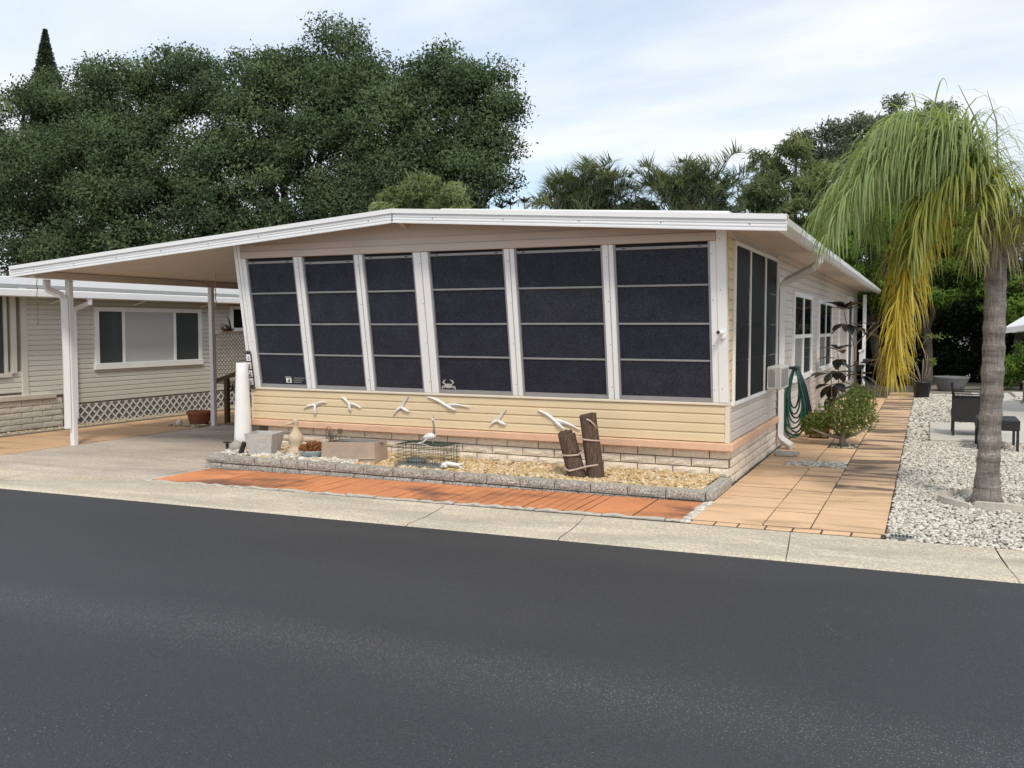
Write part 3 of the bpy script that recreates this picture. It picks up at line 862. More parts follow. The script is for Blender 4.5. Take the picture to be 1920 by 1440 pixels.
# raised roof-over further back
ro = MB()
vs = []
for y in (9.95, 27.2):
    for x, t in ((-1.98, .150), (-5.49, .135), (-7.0, .0), (-7.0, -.02), (-5.49, -.01), (-1.98, -.01)): vs.append((x, y, roof_top(x) + t))
ro.add(vs, [(0, 1, 2, 3, 4, 5), (6, 7, 8, 9, 10, 11)] + [(i, (i + 1) % 6, 6 + (i + 1) % 6, 6 + i) for i in range(6)])
ro.build('roof_over', 'white_metal', roof)
# carport: eave beam along the left, posts, downspout
zl = roof_top(XLE)
MB().box(XLE, XLE + .02, YR0 - .02, 20, zl - .15, zl).build('fascia', 'white_metal', roof)
MB().cbox(-11.46, -11.36, YR0 + .04, 20, roof_top(-11.4) - .20, roof_top(-11.4) - .10, .006).build('carport_beam', 'soffit_tan', home)
MB().box(XLE + .02, XLE + .10, YR0 + .03, 20, zl - .14, zl - .10).build('carport_gutter', 'soffit_tan', home)
for py_, ln in ((9.47, .03), (12.36, .02), (14.85, 0), (17.5, 0)):
    zt = roof_top(-11.4) - .20
    pm = MB(); pm.cbox(-11.445, -11.365, py_ - .04, py_ + .04, gz(-11.4) + .0, zt, .006, lambda x, y, z: (x - ln * (z / 2.3), y, z)); p_ = pm.build('carport_post', 'white_metal', home)
    bs = MB()
    for q in (-.02, .02): bs.box(-11.364, -11.358, py_ + q - .006, py_ + q + .006, zt - .03, zt - .018)
    bs.build('bolts', 'screw_dark', p_)
z0_ = gz(-11.4)
MB().tube([(-11.66, 9.28, 2.33), (-11.66, 9.28, 2.22), (-11.64, 9.29, 2.18), (-11.47, 9.37, 2.10), (-11.44, 9.385, 2.04), (-11.43, 9.385, 1.2), (-11.425, 9.383, .6), (-11.43, 9.385, z0_ + .26)], .05, cap=True, flat=(.030, .042)).build('downspout', 'white_metal', home)
# side wall window of the porch (dark screens)
w = part('window', home)
X0 = XR - .002
f = MB(); f.cbox(X0 - .01, X0 + .034, 9.50, 9.545, .862, 2.532, .004); f.cbox(X0 - .01, X0 + .034, 12.38, 12.425, .862, 2.532, .004)
f.cbox(X0 - .01, X0 + .032, 9.546, 12.379, 2.494, 2.532, .004); f.cbox(X0 - .01, X0 + .036, 9.46, 12.43, .826, .861, .004); f.build('frame', 'white_frame', w)
for a in (10.42, 11.46): MB().cbox(X0 - .005, X0 + .030, a - .022, a + .022, .863, 2.493, .004).build('mullion', 'white_frame', w)
for a, b_ in ((9.546, 10.397), (10.443, 11.437), (11.483, 12.379)):
    zr = [.863, 1.29, 1.67, 2.06, 2.493]
    for q in range(4):
        MB().box(X0 - .008, X0 + .012 + .002 * (q % 2), a, b_, zr[q] + .004, zr[q + 1] - .004).build('screen_pane', 'screen_side', w)
        if q: MB().box(X0 - .008, X0 + .016, a, b_, zr[q] - .004, zr[q] + .004).build('rail', 'glass_grey', w)
# two house windows
def sash_window(y0, y1, z0, z1):
    w = part('window', home)
    f = MB(); t = .085; xo = XR + .046
    f.cbox(XR - .01, xo, y0, y0 + t, z0, z1, .004); f.cbox(XR - .01, xo, y1 - t, y1, z0, z1, .004)
    f.cbox(XR - .01, xo - .001, y0 + t, y1 - t, z1 - .075, z1, .004); f.cbox(XR - .01, xo + .02, y0 - .03, y1 + .03, z0 - .045, z0 + .03, .004)
    f.build('frame', 'white_vinyl', w)
    m_ = MB(); zm = (z0 + z1) / 2 - .02; ym = (y0 + y1) / 2
    m_.cbox(XR + .020, xo - .004, y0 + t, y1 - t, zm - .03, zm + .03, .003); m_.cbox(XR + .020, xo - .006, ym - .05, ym + .05, z0 + .03, zm - .03, .003); m_.cbox(XR + .020, xo - .006, ym - .05, ym + .05, zm + .03, z1 - .075, .003)
    m_.build('sash', 'white_vinyl', w)
    for (a, b_) in ((y0 + t, ym - .05), (ym + .05, y1 - t)):
        MB().box(XR + .010, XR + .030, a, b_, zm + .03, z1 - .075).build('pane', 'glass_dark', w)
        MB().box(XR + .010, XR + .028, a, b_, z0 + .03, zm - .03).build('pane', 'glass_curtain' if (a < ym) else 'glass_grey', w)
sash_window(13.97, 16.30, .86, 2.17)
sash_window(17.36, 19.82, .86, 2.14)
# back door
d = part('door', home)
f = MB(); f.cbox(XR - .01, XR + .04, 24.0, 24.12, .3, 2.4, .004); f.cbox(XR - .01, XR + .04, 25.3, 25.42, .3, 2.4, .004); f.cbox(XR - .01, XR + .039, 24.12, 25.3, 2.3, 2.4, .004); f.build('frame', 'white_vinyl', d)
MB().cbox(XR + .001, XR + .025, 24.125, 25.295, .3, 2.298, .004).build('door_leaf', 'glass_grey', d)
MB().cbox(XR - .01, XR + .03, 21.6, 21.72, 1.0, 2.2, .004).build('trim_strip', 'white_vinyl', home)
MB().cbox(-1.62, -1.53, 26.3, 26.39, 0, 2.50, .005).build('porch_post', 'white_metal', home)
rl = MB()
for z in (.55, 1.0): rl.cbox(-1.60, -1.55, 24.6, 26.29, z, z + .05, .004)
for k in range(12): rl.box(-1.585, -1.565, 24.7 + k * .13, 24.72 + k * .13, .605, .998)
rl.build('railing', 'white_metal', home)
# right downspout
MB().tube([(XE + .04, 12.15, 2.58), (XE + .03, 12.15, 2.47), (XE - .03, 12.18, 2.41), (-1.72, 12.50, 2.25), (-1.775, 12.55, 2.19), (-1.78, 12.56, 2.1), (-1.78, 12.56, .20), (-1.75, 12.55, .13), (-1.62, 12.48, .055)], .05, flat=(.036, .05)).build('downspout', 'white_metal', home)

# ------------------------------------------------------------------ neighbouring house
nb = thing('neighbour_house', 'sage-grey sided house left of the carport with wide white picture window', 'house', (-15, 12, -.1))
XN = -14.0
MB().box(-22, XN - .005, 6.9, 26, -.2, 2.30).build('wall', 'mortar_shade_brown', nb)  # dark brown paints the shade behind the neighbour's lap boards
z = .26; k = 0
while z < 2.13:
    if z > .50: inst('siding_board', lapN, nb, (XN - .004, 10.72, z), (1, 11.52 - 10.72, .0885))
    elif z > .40: inst('siding_board', lapN, nb, (XN - .004, 10.72, z), (1, .8, .0885))
    inst('siding_board', lapN, nb, (XN - .004, 11.58, z), (1, 26 - 11.58, .0885))
    if z < .85 and z > .5: inst('siding_board', lapN, nb, (XN - .004, 6.9, z), (1, 3.72, .0885))
    z += .0885; k += 1
MB().cbox(XN - .01, XN + .035, 10.60, 10.715, .48, 2.30, .004).build('corner_trim', 'siding_sage', nb)
MB().cbox(XN - .01, XN + .025, 11.52, 11.575, .02, 2.30, .004).build('corner_trim', 'trim_cream', nb)
w = part('window', nb)
f = MB(); f.cbox(XN, XN + .05, 12.10, 12.19, .885, 2.01, .005); f.cbox(XN, XN + .05, 14.72, 14.81, .885, 2.01, .005); f.cbox(XN, XN + .049, 12.19, 14.72, 1.93, 2.01, .005); f.cbox(XN, XN + .06, 12.08, 14.83, .85, .965, .005)
f.build('frame', 'white_vinyl', w)
for a in (12.76, 14.06): MB().cbox(XN + .012, XN + .045, a - .03, a + .03, .966, 1.929, .004).build('mullion', 'white_vinyl', w)
for a, b_, mt in ((12.191, 12.729, 'glass_grey'), (12.791, 14.029, 'glass_curtain'), (14.091, 14.719, 'glass_grey')):
    MB().box(XN + .012, XN + .026, a, b_, .967, 1.928).build('pane', mt, w)
w = part('window', nb)
f = MB(); f.cbox(XN, XN + .05, 15.7, 15.78, 1.55, 2.1, .004); f.cbox(XN, XN + .05, 16.9, 16.98, 1.55, 2.1, .004); f.cbox(XN, XN + .049, 15.78, 16.9, 2.03, 2.1, .004); f.cbox(XN, XN + .05, 15.78, 16.9, 1.55, 1.62, .004); f.build('frame', 'white_vinyl', w)
MB().box(XN + .012, XN + .026, 15.781, 16.899, 1.621, 2.029).build('pane', 'glass_dark', w)
w = part('window', nb)
f = MB(); f.cbox(XN, XN + .05, 10.40, 10.50, .86, 2.28, .004); f.cbox(XN, XN + .05, 8.0, 10.40, .80, .87, .004); f.cbox(XN, XN + .04, 10.28, 10.34, .87, 2.28, .004); f.build('frame', 'siding_sage', w)
for a, b_ in ((8.0, 9.55), (9.6, 10.27)): MB().box(XN + .01, XN + .02, a, b_, .871, 2.28).build('pane', 'glass_grey', w)
# stone planter base with cap
sp = MB(); sp.box(XN - .02, XN + .10, 6.9, 11.30, -.2, .40)
nbase = sp.build('stone_base', 'mortar_shade_brown', nb)
for k, z in enumerate((-.10, .000, .100, .200, .300)):
    course_y(BT, nbase, 8.2, 11.32, XN + .125, z, .100, .40, (.1, .3)[k % 2], .05)
MB().cbox(XN - .02, XN + .16, 6.9, 11.16, .402, .49, .01).build('cap_stone', 'stone_tan', nb)
# lattice skirt: crossed laths
def lattice(mb, u0, u1, v0, v1, pitch, wdt, place, thick=.008):
    """diagonal laths clipped to a rectangle in (u,v); place(u,v,d) gives the point"""
    for sgn, d0 in ((1, 0), (-1, thick)):
        c = -(v1 - v0) - pitch
        while c < (u1 - u0) + (v1 - v0) + pitch:
            def line(off):
                # u = u0 + c + off + t, v = v0 + t   (or mirrored)
                ta, tb = 0.0, v1 - v0
                s0 = c + off if sgn > 0 else c + off
                lo = max(ta, -s0) if sgn > 0 else max(ta, s0 - (u1 - u0))
                hi = min(tb, (u1 - u0) - s0) if sgn > 0 else min(tb, s0)
                if hi <= lo: return None
                return [(u0 + s0 + sgn * t, v0 + t) for t in (lo, hi)]
            A, B_ = line(-wdt * .7), line(wdt * .7)
            if A and B_:
                vs = [place(*p, d0) for p in (A[0], B_[0], B_[1], A[1])] + [place(*p, d0 + thick * .9) for p in (A[0], B_[0], B_[1], A[1])]
                mb.add(vs, [(0, 1, 2, 3), (7, 6, 5, 4), (0, 4, 5, 1), (1, 5, 6, 2), (2, 6, 7, 3), (3, 7, 4, 0)])
            c += pitch
    return mb
MB().box(XN - .0, XN + .004, 11.6, 26, -.2, .25).build('skirt_backing', 'mortar_shade_brown', nb)
lt = MB(); lattice(lt, 11.62, 24, -.14, .235, .172, .026, lambda u, v, d: (XN + .012 + d, u, v)); tag(lt.build('lattice_skirt', 'lattice_white', nb), kind='stuff')
# roof with gutter
rfn = MB(); rfn.prism([(-13.56, 2.255), (-16.2, 2.475), (-16.2, 2.39), (-13.56, 2.20)], 1, 6.5, 26.5)
nroof = rfn.build('roof', 'shingle', nb)
k = 0
MB().cbox(-13.60, -13.49, 6.5, 26.5, 2.14, 2.265, .012).build('gutter', 'white_metal', nroof)
MB().box(-13.60, -14.0, 6.5, 26.5, 2.145, 2.175).build('soffit', 'siding_sage', nroof)
MB().cbox(-19.5, -16.2, 6.5, 26.5, 2.40, 2.62, .01).build('ridge_roof', 'white_metal', nroof)
for yb in (11.2, 13.0, 14.8, 16.6):
    MB().tube([(XN + .02, yb, 2.05), (-13.60, yb + .02, 2.15)], .012, 5).build('gutter_bracket', 'white_metal', nroof)
MB().tube([(-13.54, 11.63, 2.15), (-13.54, 11.63, 2.06), (-13.9, 11.62, 1.96), (-13.94, 11.62, 1.9), (-13.94, 11.62, .0)], .04, flat=(.03, .04)).build('downspout', 'white_metal', nb)

# ------------------------------------------------------------------ raised planting bed
bed = thing('raised_bed', 'low two-course grey split-block planting bed wall in front of the porch', 'garden bed', (-5, 8.6, 0))
BZ = .102
def capz(x): return 0.0
MB().box(-7.90, -1.86, 8.50, 8.545, -.13, .095).build('wall_core', 'mortar_shade_brown', bed)
MB().box(-7.915, -7.86, 8.545, 9.30, -.13, .095).build('wall_core', 'mortar_shade_brown', bed)
course_x(BG, bed, -7.965, -1.80, 8.47, -.085, .092, .381, .13, .10)
course_x(BG, bed, -7.965, -1.80, 8.462, .008, .094, .381, .0, .125)
for yy in (8.59, 8.78, 8.97, 9.16): MB().cbox(-7.965, -7.84, yy + .004, yy + .186, .010, .102, .006).build('brick', 'block_grey', bed)
for yy in (8.55, 8.82, 9.09): MB().cbox(-7.955, -7.86, yy + .004, yy + .26, -.12, .006, .006).build('brick', 'block_grey', bed)
for yy in (8.59, 8.985): MB().cbox(-1.925, -1.80, yy + .004, yy + .385, .010, .102, .006).build('brick', 'block_grey', bed)
MB().box(-7.86, -1.925, 8.545, 9.41, -.1, .070).build('soil', 'soil', bed)
Pb = np.stack([rng.uniform(-7.84, -1.94, 12500), rng.uniform(8.575, 9.395, 12500)], 1)
hump = .016 * np.sin(Pb[:, 0] * 2.1) * np.sin(Pb[:, 1] * 5) + .030 * (Pb[:, 1] - 8.5)
Pb = np.concatenate([Pb, (.080 + hump + rng.uniform(-.012, .012, len(Pb)))[:, None]], 1)
bp = stones('bed_pebbles', Pb, .036, 'gravel_tan')
tag(bp, 'yellow-tan river pebbles filling the planting bed', 'pebbles', kind='stuff')
wp = np.stack([rng.uniform(-7.8, -5.9, 900), 8.58 + rng.beta(1, 2.4, 900) * .6], 1); wp = np.concatenate([wp, (.105 + rng.uniform(-.012, .012, 900))[:, None]], 1)
tag(stones('bed_pebbles', wp, .045, 'gravel_white'), 'whiter pebbles at the left end of the planting bed', 'pebbles', kind='stuff')

# ------------------------------------------------------------------ things in the bed and on the front wall
# square faux-stone planter
p = thing('planter_box', 'empty square light grey faux-stone planter at the left end of the bed', 'planter', (-7.33, 8.80, .10))
def frustum(mb, b0, b1, z0, z1, c, rot):
    vs = []
    for b_, z in ((b0, z0), (b1, z1)):
        for sx, sy in ((-1, -1), (1, -1), (1, 1), (-1, 1)):
            x, y = sx * b_, sy * b_
            vs.append((c[0] + x * math.cos(rot) - y * math.sin(rot), c[1] + x * math.sin(rot) + y * math.cos(rot), z))
    return vs
c = (-7.33, 8.80); ro_ = R(15)
o0 = frustum(None, .135, .18, .09, .36, c, ro_); i0 = frustum(None, .13, .158, .14, .361, c, ro_)
mb = MB(); mb.add(o0 + i0, [(3, 2, 1, 0)] + [(k, (k + 1) % 4, 4 + (k + 1) % 4, 4 + k) for k in range(4)] + [(4 + k, 4 + (k + 1) % 4, 12 + (k + 1) % 4, 12 + k) for k in range(4)] + [(8 + (k + 1) % 4, 8 + k, 12 + k, 12 + (k + 1) % 4) for k in range(4)] + [(8, 9, 10, 11)])
mb.build('pot', 'faux_stone', p)
q = MB(); v_ = frustum(None, .145, .150, .20, .205, c, ro_); q.add(v_, [(3, 2, 1, 0), (4, 5, 6, 7)] + [(k, (k + 1) % 4, 4 + (k + 1) % 4, 4 + k) for k in range(4)]); q.build('soil', 'rock_grey', p)
# long-necked garden statue
p = thing('garden_statue', 'sand-coloured long-necked bird statue standing against the stone base', 'statue', (-7.0, 8.98, .1))
MB().lathe([(.11, 0), (.115, .03), (.085, .06), (.07, .10), (.088, .15), (.095, .19), (.075, .24), (.042, .28), (.030, .32), (.027, .36), (.034, .375), (.036, .40), (.028, .425), (.01, .432)], (-7.0, 8.98, .10), 18, .02).build('body', 'statue_sand', p, True)
MB().tube([(-7.02, 8.95, .48), (-7.06, 8.90, .465), (-7.085, 8.87, .455)], [.022, .014, .004], 7).build('beak', 'statue_sand', p, True)
# leaf helper -------------------------------------------------
def leaves(P, size, aspect=.45, outdir=None, spread=1.0, droop=0.0, cvar=None, fold=.25, jit=.13):
    """arrays for rhombic leaves at points P"""
    n = len(P)
    d = rng.normal(0, 1, (n, 3)) * spread
    if outdir is not None: d += outdir
    d[:, 2] -= droop
    d /= np.linalg.norm(d, axis=1, keepdims=True) + 1e-9
    r = rng.normal(0, 1, (n, 3)); w = np.cross(d, r); w /= np.linalg.norm(w, axis=1, keepdims=True) + 1e-9
    nrm = np.cross(d, w)
    s = (size * rng.uniform(.65, 1.3, n))[:, None]
    b_ = P - d * s * .5
    mid = P + nrm * s * fold * .15
    V = np.stack([b_, mid + w * s * aspect * .5, P + d * s * .5, mid - w * s * aspect * .5], 1)
    F = np.arange(n * 4).reshape(n, 4)
    base = rng.uniform(.25, .75, n) if cvar is None else cvar
    var = np.repeat(np.clip(base + rng.normal(0, jit, n), 0, 1), 4)
    return V.reshape(-1, 3), F, var
# blue bowl of succulents
p = thing('flower_bowl', 'pale blue glazed bowl of rust-orange succulents on the pebbles', 'plant pot', (-6.6, 8.80, .1))
MB().lathe([(.07, 0), (.10, .012), (.145, .05), (.165, .09), (.17, .10), (.155, .10), (.12, .07), (.02, .065)], (-6.6, 8.80, .09), 22).build('bowl', 'blue_glaze', p, True)
n = 900; a = rng.uniform(0, 2 * np.pi, n); rr = np.sqrt(rng.uniform(0, 1, n)) * .175
P = np.stack([-6.6 + rr * np.cos(a), 8.80 + rr * np.sin(a), .185 + rng.uniform(0, .11, n) * (1 - (rr / .22) ** 2)], 1)
V, F, va = leaves(P, .034, .5, np.array([0, 0, .6])); tag(fast('succulents', V, F, 'succulent', p, va), kind='stuff')
# rectangular trough
p = thing('plant_trough', 'brown rectangular trough planter with dark soil and a slate dish', 'planter', (-6.05, 8.85, .1))
x0, x1, y0, y1 = -6.42, -5.70, 8.72, 8.98
vs = [(x0 - .01, y0 - .015, .085), (x1 + .02, y0 - .015, .085), (x1 + .02, y1 + .01, .085), (x0 - .01, y1 + .01, .085), (x0, y0, .30), (x1, y0, .335), (x1, y1, .335), (x0, y1, .30),
      (x0 + .02, y0 + .02, .30), (x1 - .02, y0 + .02, .334), (x1 - .02, y1 - .02, .334), (x0 + .02, y1 - .02, .30), (x0 + .02, y0 + .02, .25), (x1 - .02, y0 + .02, .25), (x1 - .02, y1 - .02, .25), (x0 + .02, y1 - .02, .25)]
fs = [(3, 2, 1, 0)] + [(k, (k + 1) % 4, 4 + (k + 1) % 4, 4 + k) for k in range(4)] + [(4 + k, 4 + (k + 1) % 4, 8 + (k + 1) % 4, 8 + k) for k in range(4)] + [(8 + k, 8 + (k + 1) % 4, 12 + (k + 1) % 4, 12 + k) for k in range(4)] + [(12, 13, 14, 15)]
MB().add(vs, fs).build('trough', 'trough_clay', p)
em = MB(); em.tube([(x0 + .02 + .72 * t, y0 - .016, .115 + .06 * max(0, t - .5) ** .7) for t in np.linspace(0, 1, 12)], .010, 6)
em.build('moulding', 'trough_clay', p)
MB().lathe([(.02, .0), (.12, .006), (.24, .02), (.31, .035), (.30, .042), (.20, .030), (.02, .024)], (-5.98, 8.86, .285), 20, .01, 1.0, .36).build('slate_dish', 'slate', p)
MB().box(x0 + .021, x1 - .021, y0 + .021, y1 - .021, .24, .275).build('soil', 'soil', p)
st = MB()
for k in range(16):
    x = rnd.uniform(-6.42, -6.22); y = rnd.uniform(8.78, 8.94)
    st.tube([(x, y, .27), (x + rnd.uniform(-.03, .05), y, .33), (x + rnd.uniform(-.05, .08), y + rnd.uniform(-.02, .02), rnd.uniform(.36, .45))], [.003, .0025, .0015], 4)
st.build('dry_twigs', 'wire_rust', p)
# rusty wire butterfly ornament
b_ = thing('butterfly_ornament', 'rusty wire butterfly ornament stuck in the brown trough', 'ornament', (-6.36, 8.80, .28))
wb = MB()
for sx, cx, cz, w_, h_ in ((1, -6.38, .40, .055, .075), (1, -6.34, .345, .05, .05), (1, -6.22, .43, .035, .03)):
    for sc_ in (1, .62, .3): wb.tube([(cx + w_ * sc_ * math.cos(t), 8.80 + .004 * math.sin(3 * t), cz + h_ * sc_ * math.sin(t)) for t in np.linspace(0, 2 * math.pi, 13)], .0035, 4, False)
    for t in np.linspace(0, 2 * math.pi, 7)[:-1]: wb.tube([(cx, 8.80, cz), (cx + w_ * math.cos(t), 8.80, cz + h_ * math.sin(t))], .0025, 4)
wb.tube([(-6.30, 8.80, .27), (-6.29, 8.80, .36), (-6.25, 8.80, .41)], .003, 4); wb.tube([(-6.18, 8.80, .30), (-6.20, 8.80, .38), (-6.215, 8.80, .42)], .003, 4)
wb.build('wire_wings', 'wire_rust', b_)
# wire cage
p = thing('wire_cage', 'low green wire mesh cage with a dark tray in the bed', 'cage', (-5.1, 8.88, .1))
x0, x1, y0, y1, z0, z1 = -5.40, -4.80, 8.70, 9.08, .105, .335
wg = MB(); wd = .0022
def wire(a, b_): wg.tube([a, b_], wd, 4, False)
for k in range(19):
    x = x0 + (x1 - x0) * k / 18
    wire((x, y0, z0), (x, y0, z1 + rnd.uniform(-.004, .01))); wire((x, y1, z0), (x, y1, z1)); wire((x, y0, z1), (x, y1, z1))
for k in range(12):
    y = y0 + (y1 - y0) * k / 11
    wire((x0, y, z0), (x0, y, z1 + rnd.uniform(-.004, .01))); wire((x1, y, z0), (x1, y, z1)); wire((x0, y, z1), (x1, y, z1))
for k in range(7):
    z = z0 + (z1 - z0) * k / 6
    wire((x0, y0, z), (x1, y0, z)); wire((x0, y1, z), (x1, y1, z)); wire((x0, y0, z), (x0, y1, z)); wire((x1, y0, z), (x1, y1, z))
wg.build('mesh', 'wire_green', p)
MB().cbox(x0 - .01, x1 + .01, y0 - .01, y1 + .01, .085, .115, .008).build('tray', 'slate', p)
MB().lathe([(.10, 0), (.11, .03), (.08, .055), (.02, .06)], (-5.22, 8.84, .115), 16, .04, 1.1, .7).build('hide', 'slate', p)
MB().tube([(-5.28, 8.70, .335), (-5.25, 8.72, .375), (-5.22, 8.74, .335)], .010, 6).build('handle', 'wire_green', p)
# egret statue
p = thing('egret_statue', 'small white egret statue with long upright neck perched on the wire cage', 'statue', (-5.05, 8.88, .34))
eb = MB()
sec = [(-5.155, .395, .012), (-5.12, .405, .030), (-5.07, .415, .042), (-5.03, .425, .040), (-5.00, .435, .028)]
eb.tube([(x, 8.88, z) for x, z, r_ in sec], [r_ for *_, r_ in sec], 10)
eb.build('body', 'statue_white', p, True)
MB().tube([(-5.02, 8.88, .43), (-5.005, 8.87, .50), (-5.012, 8.87, .56), (-5.022, 8.868, .60)], [.020, .012, .010, .011], 8).build('neck', 'statue_grey', p, True)
MB().tube([(-5.030, 8.875, .600), (-5.018, 8.865, .612), (-5.008, 8.855, .606)], [.012, .018, .010], 8).build('head', 'statue_white', p, True)
MB().tube([(-5.012, 8.862, .610), (-5.010, 8.858, .64), (-5.008, 8.855, .665)], [.007, .004, .001], 6).build('beak', 'statue_grey', p)
for dx, ty in ((-.075, -.06), (.0, .02)):
    MB().tube([(-5.04 + dx * .6, 8.88 + ty * .3, .40), (-5.04 + dx, 8.88 + ty, .36), (-5.05 + dx * 1.6, 8.88 + ty * 1.5, .342)], .006, 5).build('leg', 'statue_white', p)
MB().tube([(-5.30, 8.70, .338), (-5.18, 8.72, .35), (-5.06, 8.705, .352), (-4.98, 8.70, .335), (-4.93, 8.695, .318)], .006, 6).build('perch', 'rope', p)
# white driftwood beside the cage
d = MB()
d.tube([(-4.86, 8.74, .125), (-4.76, 8.73, .150), (-4.66, 8.76, .135), (-4.60, 8.80, .145)], [.02, .028, .022, .008], 7); d.tube([(-4.66, 8.76, .135), (-4.58, 8.70, .12), (-4.53, 8.68, .11)], [.012, .009, .004], 6); d.tube([(-4.80, 8.66, .11), (-4.77, 8.665, .15), (-4.74, 8.67, .115)], [.02, .03, .02], 7)
tag(d.build('driftwood', 'statue_white', None, True), 'bleached driftwood pieces lying beside the wire cage', 'driftwood')
# pilings tied with rope
p = thing('rope_pilings', 'three dark weathered timber pilings lashed together with rope', 'pilings', (-3.2, 8.82, .09))
def piling(x0, x1, y0, y1, z1, r_):
    """slanted log with uneven grooved sides"""
    mb = MB(); n = 26; vs = []; fs = []; rr = [r_ * (1 + rnd.uniform(-.05, .05)) for _ in range(n)]
    H = 9
    for j in range(H + 1):
        t = j / H
        for k in range(n):
            an = 2 * math.pi * k / n; q = rr[k] * (1 + rnd.uniform(-.012, .012)) * (1.03 - .06 * t)
            vs.append(((x1 - x0) * t + q * math.cos(an), (y1 - y0) * t + q * math.sin(an), (z1 - .07) * t + (rnd.uniform(-.008, .012) if j == H else 0) + (.02 * math.cos(an - .6) if j == H else 0)))
    for j in range(H):
        for k in range(n): fs.append((j * n + k, j * n + (k + 1) % n, (j + 1) * n + (k + 1) % n, (j + 1) * n + k))
    fs += [tuple(range(n))[::-1], tuple(H * n + k for k in range(n))]
    o = mb.add(vs, fs).build('log', 'weathered_log', None); o.location = (x0, y0, .07); set_parent(o, p); return o
piling(-3.085, -3.195, 8.86, 8.89, .735, .090)
piling(-3.265, -3.405, 8.80, 8.83, .520, .095)
piling(-3.34, -3.475, 8.93, 8.96, .535, .080)
def lash(cx, cy, z, r_, dz, a0, a1, n=18, cx2=0.0):
    return [(cx + cx2 * t + r_ * math.cos(a0 + (a1 - a0) * t), cy + r_ * math.sin(a0 + (a1 - a0) * t), z + dz * t) for t in np.linspace(0, 1, n)]
MB().tube(lash(-3.165, 8.88, .50, .104, -.03, R(190), R(375)), .009, 7).build('rope', 'rope', p)
MB().tube(lash(-3.345, 8.82, .315, .108, .015, R(190), R(330)) + [(-3.215, 8.765, .355), (-3.195, 8.765, .38)], .009, 7).build('rope', 'rope', p)
MB().tube([(-3.40, 8.80, .19), (-3.38, 8.735, .175), (-3.32, 8.695, .17), (-3.24, 8.735, .19), (-3.16, 8.755, .215), (-3.08, 8.775, .23), (-3.035, 8.84, .235)], .010, 7).build('rope', 'rope', p)
MB().tube([(-3.175, 8.80, .70), (-3.13, 8.80, .68), (-3.10, 8.83, .64), (-3.09, 8.88, .59)], .009, 7).build('rope', 'rope', p)
# tall white tapered tube at the porch corner
p = thing('white_cylinder', 'tall white tapered plastic tube standing at the left porch corner', 'tube', (-7.9, 9.15, .05))
MB().lathe([(.115, -.02), (.110, .2), (.096, .6), (.082, .95), (.075, 1.13), (.070, 1.135), (.070, .9)], (-8.00, 9.19, .05), 24).build('shell', 'white_vinyl', p, True)
# path light, spotlight, rock
p = thing('path_light', 'small black mushroom-cap path light at the left end of the bed', 'garden light', (-7.79, 8.66, .1))
MB().tube([(-7.79, 8.66, .07), (-7.79, 8.66, .215)], .010, 7).build('stake', 'black_plastic', p)
MB().lathe([(.018, 0), (.022, .03), (.018, .06)], (-7.79, 8.66, .165), 10).build('lamp', 'black_plastic', p)
MB().lathe([(.05, .0), (.048, .008), (.02, .016)], (-7.79, 8.66, .225), 14).build('cap', 'black_plastic', p)
p = thing('spot_light', 'tilted black solar spotlight leaning by the square planter', 'garden light', (-7.55, 8.63, .1))
MB().tube([(-7.57, 8.62, .08), (-7.535, 8.63, .16), (-7.50, 8.64, .25)], [.030, .032, .032], 8).build('head', 'black_plastic', p)
MB().tube([(-7.52, 8.66, .05), (-7.53, 8.65, .15)], .008, 6).build('stake', 'black_plastic', p)
tag(stones('garden_rock', np.array([[-7.93, 8.98, .13]]), .22, 'rock_grey', None, .9, True), 'grey rounded rock at the foot of the white tube', 'rock')
